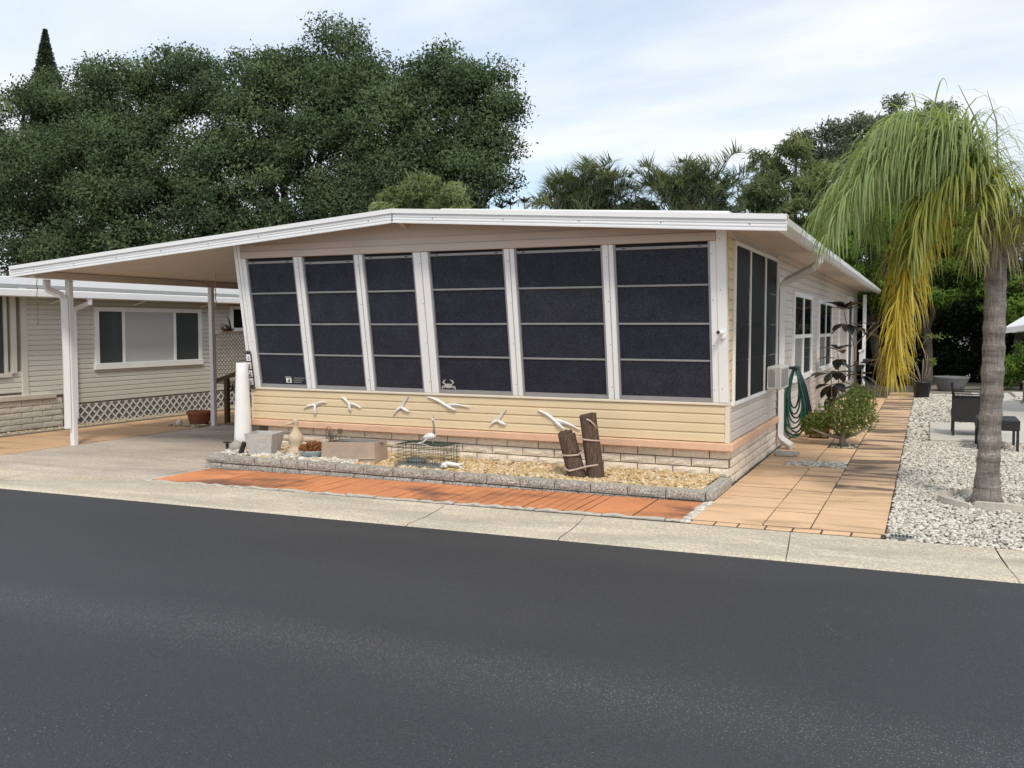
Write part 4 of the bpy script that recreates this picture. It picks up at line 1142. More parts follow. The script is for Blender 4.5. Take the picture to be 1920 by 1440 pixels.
# seagulls on the front wall: flat carved wooden birds
def gull(label, wl, wr, tail, head, body_w=.028):
    """swept wing tips wl, wr, tail end and head in (x, z)"""
    o = thing('wall_bird', label, 'wall ornament', (head[0], YF - .04, head[1]), 'carved white seagulls on the front wall')
    yb = YF - .048
    B_ = ((head[0] * .55 + tail[0] * .45), (head[1] * .55 + tail[1] * .45))
    MB().tube([(head[0], yb, head[1]), (B_[0], yb - .008, B_[1]), ((B_[0] + tail[0]) / 2, yb - .006, (B_[1] + tail[1]) / 2), (tail[0], yb, tail[1])], [.006, body_w * .72, body_w * .54, body_w * .62], 8).build('body', 'bird_white', o, True)
    for tip, arch in ((wl, .035), (wr, .035)):
        sx, sz = head[0] * .7 + B_[0] * .3, head[1] * .7 + B_[1] * .3
        mx_, mz_ = (sx * .55 + tip[0] * .45), (sz * .55 + tip[1] * .45) + arch
        pts = []
        for t in np.linspace(0, 1, 8):
            pts.append(((1 - t) ** 2 * sx + 2 * t * (1 - t) * mx_ + t * t * tip[0], yb - .006 * math.sin(math.pi * t) + .006, (1 - t) ** 2 * sz + 2 * t * (1 - t) * mz_ + t * t * tip[1]))
        mb = MB(); vs = []; fs = []
        for i, q in enumerate(pts):
            t = i / 7; w_ = body_w * (.58 - .1 * t) * (1 - t ** 3) + .003
            tx, tz = pts[min(i + 1, 7)][0] - pts[max(i - 1, 0)][0], pts[min(i + 1, 7)][2] - pts[max(i - 1, 0)][2]
            L_ = math.hypot(tx, tz); nx, nz = -tz / L_, tx / L_
            for s_, d in ((1, .004), (.25, -.010), (-1, .002)): vs.append((q[0] + nx * w_ * s_, q[1] + d - .006, q[2] + nz * w_ * s_))
            vs.append((q[0], q[1] + .010, q[2]))
        for i in range(7):
            for k in range(4): fs.append((i * 4 + k, i * 4 + (k + 1) % 4, i * 4 + 4 + (k + 1) % 4, i * 4 + 4 + k))
        fs += [(0, 1, 2, 3), (28, 29, 30, 31)]
        mb.add(vs, fs).build('wing', 'bird_white', o)
gull('carved white seagull furthest left on the cream siding, tail pointing down', (-7.163, .613), (-6.811, .700), (-6.985, .545), (-6.985, .680))
gull('small carved white seagull, second from the left on the cream siding', (-6.590, .775), (-6.305, .650), (-6.455, .610), (-6.475, .705), .024)
gull('carved white seagull with one wing raised, third from the left on the siding', (-5.845, .572), (-5.622, .817), (-5.616, .632), (-5.745, .690), .026)
gull('wide-winged carved white seagull just below the crab-decal window', (-5.366, .819), (-4.814, .713), (-4.990, .675), (-5.140, .735), .027)
gull('carved white seagull with one wing raised, between wire cage and pilings', (-4.554, .502), (-4.338, .706), (-4.345, .535), (-4.465, .580), .026)
gull('large carved white seagull with wing tip behind the timber pilings', (-3.950, .715), (-3.450, .516), (-3.624, .509), (-3.770, .625), .030)
# house number plaque
p = thing('house_number', 'vertical black-framed house number plaque reading 1320 on the corner post', 'house number', (-7.955, 9.28, 1.1))
def pl(x, y, z): return (x, y + ly(z) - ly(1.1), z)
yp = ly(1.1) - .024
MB().cbox(-8.005, -7.915, yp - .012, yp, .885, 1.30, .003, pl).build('frame', 'black_plastic', p)
for k, ch in enumerate('1320'):
    zc = 1.248 - .103 * k
    MB().box(-7.997, -7.930, yp - .0155, yp - .0125, zc - .043, zc + .043, pl).build('plate', 'white_vinyl', p)
    cu = bpy.data.curves.new('digit', 'FONT'); cu.body = ch; cu.size = .098; cu.extrude = .001; cu.align_x = 'CENTER'; cu.align_y = 'CENTER'
    to = bpy.data.objects.new('digit', cu); col.objects.link(to)
    dg = bpy.context.evaluated_depsgraph_get(); me = bpy.data.meshes.new_from_object(to.evaluated_get(dg)); bpy.data.objects.remove(to)
    me.materials.clear(); me.materials.append(MATS['digit_black'])
    o = inst('digit', me, p, (-7.9635, yp - .0175 + ly(zc) - ly(1.1), zc), (1, 1, 1), (R(90), 0, 0))
sc = MB()
for q, zb in ((1, 1.305), (-1, .875)):
    sc.tube([(-7.96 + .035 * math.cos(t) * (1 - t / 9), yp - .008, zb + q * (.012 + .018 * math.sin(t))) for t in np.linspace(0, 6, 14)], .006, 5)
    sc.tube([(-8.01, yp - .008, zb), (-7.99, yp - .008, zb + q * .02), (-7.95, yp - .008, zb + q * .005), (-7.915, yp - .008, zb + q * .018)], .006, 5)
sc.v = [pl(*v) for v in sc.v]; sc.build('scroll', 'black_plastic', p)
# security camera
p = thing('security_camera', 'small white security camera on the right front corner post', 'camera', (-1.90, 9.22, 1.57))
yc = ly(1.57) - .025
MB().lathe([(.032, 0), (.032, .012), (.02, .02)], (0, 0, 0), 14).build('mount', 'white_vinyl', None).matrix_basis = Matrix.Translation((-1.885, yc, 1.55)) @ Matrix.Rotation(R(90), 4, 'X')
mo = [o for o in col.objects if o.name.startswith('mount')][-1]; set_parent(mo, p)
MB().tube([(-1.885, yc - .02, 1.55), (-1.895, yc - .04, 1.575)], .010, 7).build('arm', 'white_vinyl', p)
MB().tube([(-1.885, yc - .01, 1.582), (-1.91, yc - .085, 1.590)], .024, 12).build('housing', 'white_vinyl', p)
MB().tube([(-1.9097, yc - .0845, 1.5899), (-1.9105, yc - .089, 1.5904)], .019, 12).build('lens', 'black_plastic', p)

# ------------------------------------------------------------------ along the side wall
# window air conditioner
p = thing('air_conditioner', 'white window air conditioner jutting from the porch side window', 'air conditioner', (-1.74, 11.85, .88))
ax0, ax1, ay0, ay1, az0, az1 = -1.80, -1.63, 11.50, 12.20, .868, 1.155
MB().cbox(ax0, ax1, ay0, ay1, az0, az1, .012).build('case', 'ac_white', p)
gr = MB()
for k in range(9): gr.box(ax0 + .02 + .009 * k, ax0 + .024 + .009 * k, ay0 - .004, ay0 + .002, az0 + .035, az1 - .035)
for k in range(16): gr.box(ax1 - .002, ax1 + .004, ay0 + .05 + .036 * k, ay0 + .068 + .036 * k, az0 + .035, az1 - .035)
gr.build('grille', 'ac_grille', p)
fr = MB()
for a, b_ in ((ax0 + .010, ax0 + .016), (ax0 + .104, ax0 + .110), (ax1 - .014, ax1 - .008)): fr.box(a, b_, ay0 - .006, ay0 + .002, az0 + .02, az1 - .02)
fr.build('ribs', 'white_vinyl', p)
# garden hose on a hanger
p = thing('garden_hose', 'coiled dark green garden hose hanging on the side wall below a window', 'hose', (-1.75, 13.3, .5))
MB().cbox(XR + .012, XR + .20, 13.16, 13.44, 1.05, 1.085, .01).build('hanger', 'hose_dark', p)
for k in range(8):
    low = (.10, .30, .22, .42, .16, .50, .12, .36)[k]; wd_ = (.19, .10, .16, .07, .13, .05, .22, .09)[k]; yc_ = 13.22 + rnd.uniform(-.05, .05); dx = .012 * k
    pts = []
    for t in np.linspace(0, 2 * math.pi, 30):
        cz = math.cos(t); zz_ = (1.09 + low) / 2 + (1.09 - low) / 2 * cz
        u_ = (1.09 - zz_) / (1.09 - low)
        pts.append((max(XR + .036, XR + .15 + (.03 + .95 * wd_ * u_ ** .8) * math.sin(t) + .02 * u_ * math.sin(k * 2.1)), yc_ + .014 * k + .03 * math.sin(t + k), zz_))
    MB().tube(pts, .0125, 7, False).build('loop', 'hose_green' if k < 5 else 'hose_dark', p, True)
for k in range(5):
    MB().tube([(XR + .16, 13.36 + .02 * k, 1.09), (XR + .21 + .012 * k, 13.42 + .04 * k, .8), (XR + .25 + .018 * k, 13.50 + .05 * k, .45), (XR + .28 + .012 * k, 13.56 + .05 * k, .10)], .015, 7).build('loop', 'hose_dark', p, True)
# splash block
p = thing('splash_block', 'weathered concrete splash block under the right downspout', 'splash block', (-1.6, 11.85, 0))
MB().cbox(-1.74, -1.46, 11.74, 12.06, gz(-1.6) + .014, gz(-1.6) + .050, .012).build('pan', 'block_grey', p)
MB().cbox(-1.74, -1.70, 11.74, 12.06, gz(-1.6) + .0505, gz(-1.6) + .075, .008).build('lip', 'block_grey', p)

# ------------------------------------------------------------------ foliage machinery
def tree(name, label, cat, lobes, base, trunk_r, leaf, nleaf, clump_r, mat, nclump, aspect=.45, group=None, limbs=True, droop=.2, inner=.5, flat=.75, bark='trunk_bark', spread=1.0, forks=None):
    t = thing(name, label, cat, base, group)
    lob = np.array(lobes, float); w = lob[:, 3] ** 2; w /= w.sum()
    cidx = rng.choice(len(lob), nclump, p=w)
    d = rng.normal(0, 1, (nclump, 3)); d /= np.linalg.norm(d, axis=1, keepdims=True)
    rad = inner + (1.02 - inner) * rng.uniform(0, 1, nclump) ** .55
    cc_ = lob[cidx, :3] + d * (np.maximum(lob[cidx, 3] - .28 * clump_r, .4 * lob[cidx, 3]) * rad)[:, None] * np.array([1, 1, .92])
    cr_ = clump_r * rng.uniform(.35, 1.3, nclump)
    cv = np.clip(rng.normal(.48, .2, nclump) , .05, .95)
    k = rng.choice(nclump, nleaf, p=(cr_ ** 2) / (cr_ ** 2).sum())
    off = rng.normal(0, 1, (nleaf, 3)); off /= np.linalg.norm(off, axis=1, keepdims=True)
    off *= (rng.uniform(0, 1, nleaf) ** .45)[:, None] * (1 + .22 * np.abs(rng.normal(0, 1, nleaf)))[:, None] * .85
    P = cc_[k] + off * cr_[k][:, None] * np.array([1.1, 1.1, flat])
    V, F, va = leaves(P, leaf, aspect, off * .7, spread, droop, cv[k], jit=.07)
    q = V.reshape(-1, 4, 3); gn = np.cross(q[:, 1] - q[:, 0], q[:, 3] - q[:, 0]); gn /= np.linalg.norm(gn, axis=1, keepdims=True) + 1e-9
    lo = P - lob[cidx[k], :3]; lo /= np.linalg.norm(lo, axis=1, keepdims=True) + 1e-9
    on = off / (np.linalg.norm(off, axis=1, keepdims=True) + 1e-9) * .85 + lo * .45 + np.array([0, 0, .30])
    gn *= np.sign((gn * on).sum(1, keepdims=True)); nn = on + gn * .35; nn /= np.linalg.norm(nn, axis=1, keepdims=True)
    tag(fast('crown', V, F, mat, t, va, False, np.repeat(nn, 4, 0)), kind='stuff')
    if limbs:
        b0 = Vector(base); ctr = Vector(lob[:, :3].mean(0)); top = Vector((b0.x * .7 + ctr.x * .3, b0.y * .7 + ctr.y * .3, b0.z + (ctr.z - b0.z) * .55))
        tr = MB(); mid = b0.lerp(top, .5) + Vector((rnd.uniform(-.15, .15), rnd.uniform(-.15, .15), 0)) * trunk_r * 4
        tr.tube([b0 - Vector((0, 0, .1)), b0 + Vector((0, 0, .25)), mid, top], [trunk_r * 1.5, trunk_r * 1.1, trunk_r * .9, trunk_r * .7], 10)
        tk = tr.build('trunk', bark, t, True)
        lm = MB()
        for (x, y, z, r_) in lobes:
            e = Vector((x, y, z)); s_ = b0.lerp(top, rnd.uniform(.65, 1.0)); m_ = s_.lerp(e, .5) + Vector((rnd.uniform(-.3, .3), rnd.uniform(-.3, .3), rnd.uniform(-.1, .5))) * r_ * .5
            lm.tube([s_, m_, e], [trunk_r * .5, trunk_r * .32, trunk_r * .14], 7)
            for _ in range(5):
                q = Vector((rnd.gauss(0, 1), rnd.gauss(0, 1), rnd.gauss(.3, 1))).normalized() * r_ * rnd.uniform(.6, .95)
                st_ = m_.lerp(e, rnd.uniform(.2, 1)); lm.tube([st_, st_.lerp(e + q, .5) + Vector((0, 0, .1 * r_)), e + q], [trunk_r * .15, trunk_r * .09, trunk_r * .03], 5)
        lm.build('limbs', bark, t, True)
    return t
oakA = [(-36.2, 27.8, 10.7, 2.0), (-33.8, 28.5, 11.2, 1.9), (-30.0, 27.8, 10.7, 1.85), (-28.0, 28.5, 11.3, 1.80), (-39.1, 27.8, 8.4, 2.88), (-33.7, 26.2, 7.8, 2.3), (-30.0, 26.2, 8.0, 2.31), (-27.4, 27.0, 8.1, 2.18), (-33.8, 26.2, 5.7, 1.98), (-29.2, 25.5, 5.6, 2.05), (-26.7, 26.2, 5.9, 1.83), (-30.1, 24.8, 4.3, 1.22), (-26.8, 24.8, 4.4, 1.17), (-33.5, 25.5, 3.6, 1.6)]
oakB = [(-25.0, 28.5, 11.0, 1.57), (-22.6, 28.5, 10.9, 1.63), (-19.7, 28.5, 11.45, 1.5), (-19.9, 27.8, 9.8, 1.74), (-22.7, 27.0, 8.6, 1.87), (-20.3, 27.0, 8.0, 1.81), (-17.6, 27.0, 8.5, 1.47), (-23.6, 26.2, 6.9, 1.66), (-21.1, 26.2, 6.2, 1.61), (-18.4, 26.2, 6.3, 1.46), (-23.7, 25.5, 5.3, 1.15), (-24.6, 26, 4.2, 1.2), (-21.5, 26, 4.6, 1.3)]
oakC = [(-17.6, 28.5, 10.2, 1.44), (-15.5, 28.5, 10.3, 1.34), (-14.2, 28.5, 9.7, 1.25), (-13.4, 28.5, 9.0, 0.69), (-15.5, 27.8, 8.1, 1.65), (-13.6, 27.8, 7.5, 1.11), (-16.3, 27.0, 6.8, 1.45), (-14.3, 27.0, 6.3, 1.33), (-12.8, 27.0, 6.4, 0.61), (-17.3, 26.2, 6.0, 1.08)]
G_ = 'big oaks behind the houses'
tree('oak_tree', 'huge dark oak at the far left, over the neighbouring roof', 'tree', oakA, (-31.5, 27.5, -.3), .42, .135, 190000, .88, 'oak_leaf', 520, .5, G_)
tree('oak_tree', 'tall dark oak in the middle of the left-hand trees, with the highest crown', 'tree', oakB, (-21.5, 27.5, -.3), .38, .125, 145000, .78, 'oak_leaf', 410, .5, G_)
tree('oak_tree', 'dark oak with a ragged right edge standing against open sky', 'tree', oakC, (-15.6, 27.6, -.2), .32, .115, 105000, .66, 'oak_leaf', 320, .5, G_)
tree('understory_tree', 'yellow-green tree top peeking over the white roof ridge', 'tree', [(-12.7, 22, 5.3, .62), (-11.8, 22, 5.0, .55), (-13.7, 22, 5.0, .6)], (-12.7, 22.2, -.1), .10, .15, 9000, .28, 'bamboo_leaf', 80, .3, None)
tree('oak_tree', 'rounded grey-green oak rising behind the queen palm', 'tree', [(-4.8, 44, 9.8, 1.17), (-3.2, 44, 9.9, 1.32), (-1.5, 44, 10.5, 1.29), (-.2, 44, 10.5, 1.11), (-4.0, 43, 8.1, 1.65), (-2.3, 43, 8.0, 1.86), (-.2, 43, 8.0, 1.82), (1.9, 43, 7.0, 1.22), (-2.6, 43, 5.6, 1.8), (.3, 43, 5.4, 1.8)], (-1.8, 43.5, 0), .36, .14, 85000, .60, 'oak_leaf_far', 280, .5, G_)
tree('bamboo_clump', 'feathery bamboo-like tree left of the palm with pale leaf tips', 'tree', [(-5.2, 33, 7.1, .78), (-4.3, 33, 7.6, .66), (-3.6, 33, 6.8, .82), (-5.4, 32, 6.0, .64), (-4.4, 32, 6.0, 1.08), (-3.2, 32, 5.4, .88), (-4.3, 33, 8.2, .26), (-4.4, 32, 4.4, 1.1), (-2.6, 32, 6.6, .5)], (-4.2, 32.6, 0), .14, .30, 16000, .30, 'bamboo_leaf', 230, .16, None, droop=.6, inner=.3)
H_ = 'bright green ficus trees at the end of the walk'
tree('ficus_tree', 'bright green ficus behind the far end of the gutter', 'tree', [(-2.6, 27.8, 4.3, .85), (-1.8, 27.8, 4.1, .95), (-2.0, 28.1, 2.9, .9), (-1.0, 27.7, 4.5, .7), (-3.2, 28.2, 4.0, .7)], (-1.2, 28.2, 0), .12, .085, 24000, .26, 'hedge_leaf', 190, .5, H_)
tree('ficus_tree', 'bright green ficus straight behind the hanging yellow frond', 'tree', [(-.6, 27.5, 4.1, .94), (.4, 27.3, 4.2, .85), (-.8, 27.4, 2.7, .8), (.2, 27.5, 2.8, .86), (-.2, 27.2, 3.4, .8)], (.0, 28.0, 0), .13, .085, 30000, .27, 'hedge_leaf', 230, .5, H_)
tree('ficus_tree', 'bright green ficus right of the palm trunk', 'tree', [(1.6, 27, 4.0, .8), (2.2, 27, 3.6, .83), (2.0, 27, 2.4, .83), (1.3, 28, 3.3, .87), (3.3, 27, 3.3, 1.0), (3.1, 27.2, 1.8, .9)], (2.2, 28.0, 0), .13, .085, 30000, .27, 'hedge_leaf', 230, .5, H_)
S_ = 'dark shaded shrubs at the back of the yard'
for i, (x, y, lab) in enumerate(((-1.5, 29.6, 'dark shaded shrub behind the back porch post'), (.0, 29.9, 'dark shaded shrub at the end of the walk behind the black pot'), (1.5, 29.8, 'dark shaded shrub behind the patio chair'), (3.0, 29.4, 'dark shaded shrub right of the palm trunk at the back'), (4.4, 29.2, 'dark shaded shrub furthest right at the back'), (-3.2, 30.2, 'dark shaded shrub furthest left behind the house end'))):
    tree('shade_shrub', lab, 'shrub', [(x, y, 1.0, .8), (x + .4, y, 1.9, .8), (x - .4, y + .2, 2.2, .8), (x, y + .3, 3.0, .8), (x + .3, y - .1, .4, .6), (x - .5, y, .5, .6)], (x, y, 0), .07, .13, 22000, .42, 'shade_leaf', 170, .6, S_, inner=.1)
tree('round_shrub', 'low rounded green shrub at the right edge behind the patio path', 'shrub', [(2.5, 26.2, .8, .55), (1.75, 26.3, .55, .45)], (2.2, 26.3, 0), .05, .07, 9000, .22, 'hedge_leaf', 90, .5)
# conifer tip and croton rosettes over the roofs
t = thing('conifer', 'slim conifer tip poking above the oaks at far left', 'tree', (-68.5, 55, 0))
n = 9000; h = rng.uniform(0, 1, n) ** .8; a = rng.uniform(0, 2 * np.pi, n); r_ = (1 - h) * 2.3 * rng.uniform(.3, 1.05, n) + .05
P = np.stack([-68.5 + r_ * np.cos(a), 55 + r_ * np.sin(a), 17.5 + h * 9.2], 1)
V, F, va = leaves(P, .32, .35, np.stack([np.cos(a), np.sin(a), .3 * np.ones(n)], 1) * 1.2); tag(fast('crown', V, F, 'conifer_leaf', t, va), kind='stuff')
MB().tube([(-68.5, 55, -.3), (-68.5, 55, 10), (-68.5, 55, 26)], [.4, .3, .05], 8).build('trunk', 'trunk_bark', t)

def strip_leaf(base, d, length, width, grav, seg=5, up=Vector((0, 0, 1)), sag=.0):
    """one long drooping leaflet; returns verts (2*(seg+1)) and quads"""
    p = Vector(base); d = Vector(d).normalized(); step = length / seg; vs = []; 
    side = d.cross(up)
    if side.length < 1e-3: side = Vector((1, 0, 0))
    side.normalize()
    for i in range(seg + 1):
        t = i / seg; w = width * (1 - t ** 2.2) * (.55 + .9 * min(1, t * 4) * .5) + .0008
        vs += [p - side * w * .5, p + side * w * .5]
        d = (d + Vector((0, 0, -1)) * grav * (.45 + 1.9 * t)).normalized(); p = p + d * step
    return vs, [(2 * i, 2 * i + 1, 2 * i + 3, 2 * i + 2) for i in range(seg)]
def catmull(ctrl, n):
    c = [Vector(q) for q in ctrl]; c = [c[0] * 2 - c[1]] + c + [c[-1] * 2 - c[-2]]; out = []
    m_ = len(c) - 3
    for i in range(n):
        u = i / (n - 1) * m_; k = min(int(u), m_ - 1); t = u - k; a, b_, d, e = c[k:k + 4]
        out.append(.5 * ((2 * b_) + (d - a) * t + (2 * a - 5 * b_ + 4 * d - e) * t * t + (3 * b_ - a - 3 * d + e) * t ** 3))
    return out
def frond(parent, ctrl, nl, llen, width, grav, mat, start=.18, rach=.014, vbase=.5, plume=.5, seg=5, lift=.25):
    pts = catmull(ctrl, 28); V = []; F = []; var = []
    rm = MB().tube(pts, [rach * (1 - .85 * i / 27) + .002 for i in range(28)], 5)
    V += rm.v; F += [f for f in rm.f if len(f) == 4]; var += [vbase] * len(rm.v)
    for k in range(nl):
        t = start + (1 - start) * ((k // 2) + rnd.random() * .8) / (nl / 2); t = min(t, .995)
        i = t * 27; i0 = min(int(i), 26); p = pts[i0].lerp(pts[i0 + 1], i - i0); tg = (pts[i0 + 1] - pts[i0]).normalized()
        sd = tg.cross(Vector((0, 0, 1)))
        if sd.length < .05: sd = Vector((rnd.uniform(-1, 1), rnd.uniform(-1, 1), 0))
        sd.normalize(); s_ = 1 if k % 2 else -1
        upv = sd.cross(tg)
        d = sd * s_ * rnd.uniform(.6, 1.0) + tg * rnd.uniform(.35, .8) + upv * rnd.gauss(lift, plume)
        L_ = llen * (.55 + .6 * math.sin(math.pi * min(1, .15 + .8 * t))) * rnd.uniform(.75, 1.15)
        vs, fs = strip_leaf(p, d, L_, width * rnd.uniform(.7, 1.2), grav * rnd.uniform(.7, 1.3), seg)
        n0 = len(V); V += [tuple(q) for q in vs]; F += [tuple(n0 + q for q in f) for f in fs]
        vv = min(1, max(0, vbase + rnd.gauss(0, .2))); var += [vv] * len(vs)
    return fast('frond', V, F, mat, parent, var)

# queen palm in the gravel
pm = thing('queen_palm', 'queen palm with drooping green and yellow fronds in the white gravel', 'palm tree', (.52, 9.36, .02))
prof = []
zt_ = np.linspace(0, 2.52, 64)
for i, z in enumerate(zt_):
    r_ = .086 + .058 * math.exp(-z / .17) + .006 * math.sin(z * 1.5) + (.012 if z > 1.9 else 0) * (z - 1.9)
    ring = (.007, .004, -.002, -.003, .000)[i % 5] * rnd.uniform(.6, 1.4)
    prof.append((r_ + ring, z))
tk = MB(); n = 28; vs = []; fs = []
nj = [1 + rnd.uniform(-.02, .02) for _ in range(n)]
for i, (r_, z) in enumerate(prof):
    cx = .515 + .010 * math.sin(z * 1.3) + .012 * z; tilt = .012 * math.sin(i * 1.7)
    for k in range(n):
        an = 2 * math.pi * k / n; q = r_ * nj[k] * (1 + rnd.uniform(-.008, .008)); vs.append((cx + q * math.cos(an), 9.36 + q * math.sin(an), gz(.5) + z + tilt * math.cos(an + i)))
for i in range(len(prof) - 1):
    for k in range(n): fs.append((i * n + k, i * n + (k + 1) % n, (i + 1) * n + (k + 1) % n, (i + 1) * n + k))
fs += [tuple(range(n))[::-1], tuple((len(prof) - 1) * n + k for k in range(n))]
tk.add(vs, fs).build('trunk', 'palm_trunk', pm, True)
BX, BY, BZ_ = .55, 9.36, 2.50
B0 = (BX, BY, BZ_)
# leaf bases and hanging fibre at the crown
for k in range(11):
    an = 2 * math.pi * k / 11 + rnd.uniform(-.2, .2); o_ = rnd.uniform(.06, .11)
    MB().tube([(BX + o_ * math.cos(an), BY + o_ * math.sin(an), 2.30 + rnd.uniform(-.05, .05)), (BX + (o_ + .03) * math.cos(an), BY + (o_ + .03) * math.sin(an), 2.50), (BX + (o_ + .06) * math.cos(an), BY + (o_ + .06) * math.sin(an), 2.72)], [.045, .04, .018], 7).build('leaf_base', 'stem_grey', pm)
V, F, va = [], [], []
for k in range(420):
    an = rnd.uniform(0, 2 * math.pi); r_ = rnd.uniform(.10, .17)
    vs, fs = strip_leaf((BX + r_ * math.cos(an), BY + r_ * math.sin(an), rnd.uniform(2.35, 2.75)), (math.cos(an) * .5, math.sin(an) * .5, rnd.uniform(-.6, .2)), rnd.uniform(.18, .5), .008, .5, 4)
    n0 = len(V); V += [tuple(q) for q in vs]; F += [tuple(n0 + q for q in f) for f in fs]; va += [rnd.random()] * len(vs)
tag(fast('fibre', V, F, 'palm_dead', pm, va), kind='stuff')
frs = [
 ([B0, (.38, 9.32, 3.05), (.08, 9.25, 3.42), (-.30, 9.15, 3.40), (-.62, 9.05, 3.12), (-.84, 9.0, 2.74)], 200, .60, 'palm_green', .55),
 ([B0, (.38, 9.46, 3.12), (.08, 9.60, 3.58), (-.28, 9.75, 3.60), (-.58, 9.88, 3.34), (-.82, 9.98, 2.95)], 240, .66, 'palm_green', .5),
 ([B0, (.36, 9.20, 2.98), (.04, 9.00, 3.28), (-.32, 8.80, 3.18), (-.56, 8.66, 2.90), (-.72, 8.58, 2.52)], 190, .58, 'palm_green', .55),
 ([B0, (.42, 9.60, 3.18), (.20, 9.95, 3.72), (-.02, 10.35, 3.86), (-.25, 10.7, 3.62), (-.4, 10.9, 3.3)], 200, .62, 'palm_green', .45),
 ([B0, (.42, 9.28, 3.10), (.18, 9.15, 3.50), (-.10, 9.02, 3.60), (-.34, 8.92, 3.40), (-.50, 8.86, 3.05)], 230, .64, 'palm_green', .62),
 ([B0, (.44, 9.42, 3.03), (.22, 9.50, 3.36), (-.06, 9.60, 3.36), (-.32, 9.70, 3.08), (-.48, 9.76, 2.66)], 220, .64, 'palm_green', .45),
 ([B0, (.50, 9.50, 3.08), (.36, 9.70, 3.38), (.20, 9.95, 3.50), (.08, 10.2, 3.34), (.0, 10.4, 3.0)], 150, .58, 'palm_green', .5),
 ([B0, (.50, 9.30, 3.05), (.42, 9.22, 3.36), (.28, 9.12, 3.48), (.12, 9.05, 3.36), (.02, 9.0, 3.05)], 190, .58, 'palm_green', .7),
 ([B0, (.48, 9.22, 2.84), (.36, 9.08, 3.00), (.14, 8.94, 2.96), (-.04, 8.90, 2.76), (-.12, 8.86, 2.50), (-.16, 8.84, 2.25)], 210, .50, 'palm_lime', .6),
 ([B0, (.40, 9.28, 2.80), (.18, 9.20, 2.90), (-.06, 9.14, 2.66), (-.20, 9.00, 2.20), (-.27, 8.96, 1.66), (-.30, 8.94, 1.22)], 300, .52, 'palm_yellow', .6),
 ([B0, (.42, 9.38, 2.80), (.20, 9.40, 2.94), (-.04, 9.40, 2.76), (-.17, 9.30, 2.34), (-.23, 9.26, 1.85), (-.25, 9.24, 1.45)], 270, .52, 'palm_yellow', .75),
 ([B0, (.46, 9.30, 2.88), (.30, 9.22, 3.08), (.08, 9.14, 3.02), (-.12, 9.08, 2.72), (-.24, 9.05, 2.26)], 220, .54, 'palm_lime', .4),
 ([B0, (.56, 9.16, 2.86), (.52, 8.98, 3.00), (.44, 8.82, 2.92), (.36, 8.72, 2.64), (.30, 8.67, 2.3)], 150, .48, 'palm_lime', .6),
 ([B0, (.66, 9.38, 2.84), (.74, 9.42, 2.88), (.84, 9.46, 2.78), (.92, 9.5, 2.55), (.96, 9.52, 2.3)], 100, .42, 'palm_lime', .5),
 ([B0, (.62, 9.24, 2.76), (.66, 9.12, 2.84), (.69, 9.02, 2.70), (.70, 8.96, 2.45)], 90, .40, 'palm_lime', .55)]
for ctrl, nl, ll, mt, vb in frs:
    if mt == 'palm_green': ctrl = [(x - .035 * min(i, 3), y, z - (.05 if i > 1 else 0)) for i, (x, y, z) in enumerate(ctrl)]
    frond(pm, ctrl, int(nl * 1.25), ll, .0145, .34, mt, .20, .015, vb, .5, 6, .02)
sp_ = MB(); sp_.tube([B0, (.48, 9.36, 3.1), (.34, 9.38, 3.55), (.20, 9.40, 3.86)], [.014, .011, .007, .002], 6); sp_.tube([B0, (.54, 9.4, 3.1), (.52, 9.42, 3.5), (.44, 9.43, 3.78)], [.012, .009, .006, .002], 6)
sp_.build('spear_leaf', 'stem_grey', pm)
# concrete ring edging round the palm
p = thing('tree_ring', 'scalloped concrete edging ring round the foot of the palm', 'edging', (.52, 9.40, 0))
def arc_seg(cx, cy, r0, a0, a1, h, rot=0):
    mb = MB(); vs = []; fs = []; n = 12
    for i in range(n + 1):
        t = i / n; a = R(a0 + (a1 - a0) * t); hh = h * (.75 + .35 * math.sin(math.pi * (.2 + .7 * t)))
        for rr, zz_ in ((r0, -.04), (r0 - .004, hh), (r0 - .035, hh + .006), (r0 - .045, -.04)): vs.append((cx + rr * math.cos(a), cy + rr * math.sin(a), gz(cx) + zz_))
    for i in range(n):
        for k in range(4): fs.append((i * 4 + k, i * 4 + (k + 1) % 4, i * 4 + 4 + (k + 1) % 4, i * 4 + 4 + k))
    fs += [(0, 1, 2, 3), tuple(n * 4 + k for k in range(4))]
    mb.add(vs, fs).build('edging_segment', 'concrete_edge', p)
arc_seg(.50, 9.36, .40, 190, 246, .060); arc_seg(.62, 9.42, .46, 242, 300, .066); arc_seg(.70, 9.42, .44, 304, 356, .055); arc_seg(.60, 9.40, .46, 5, 60, .05); arc_seg(.52, 9.36, .44, 66, 122, .05); arc_seg(.50, 9.38, .42, 128, 184, .05)
# drain grate at the kerb
p = thing('drain_grate', 'small dark drain cover in the gravel by the kerb', 'drain cover', (-.14, 7.53, .02))
MB().cbox(-.235, -.065, 7.475, 7.565, gz(-.1) - .02, gz(-.1) + .026, .004).build('frame', 'slate', p)
sl = MB()
for k in range(6): sl.box(-.225 + .026 * k, -.212 + .026 * k, 7.485, 7.555, gz(-.1) + .0265, gz(-.1) + .030)
sl.build('slats', 'black_plastic', p)

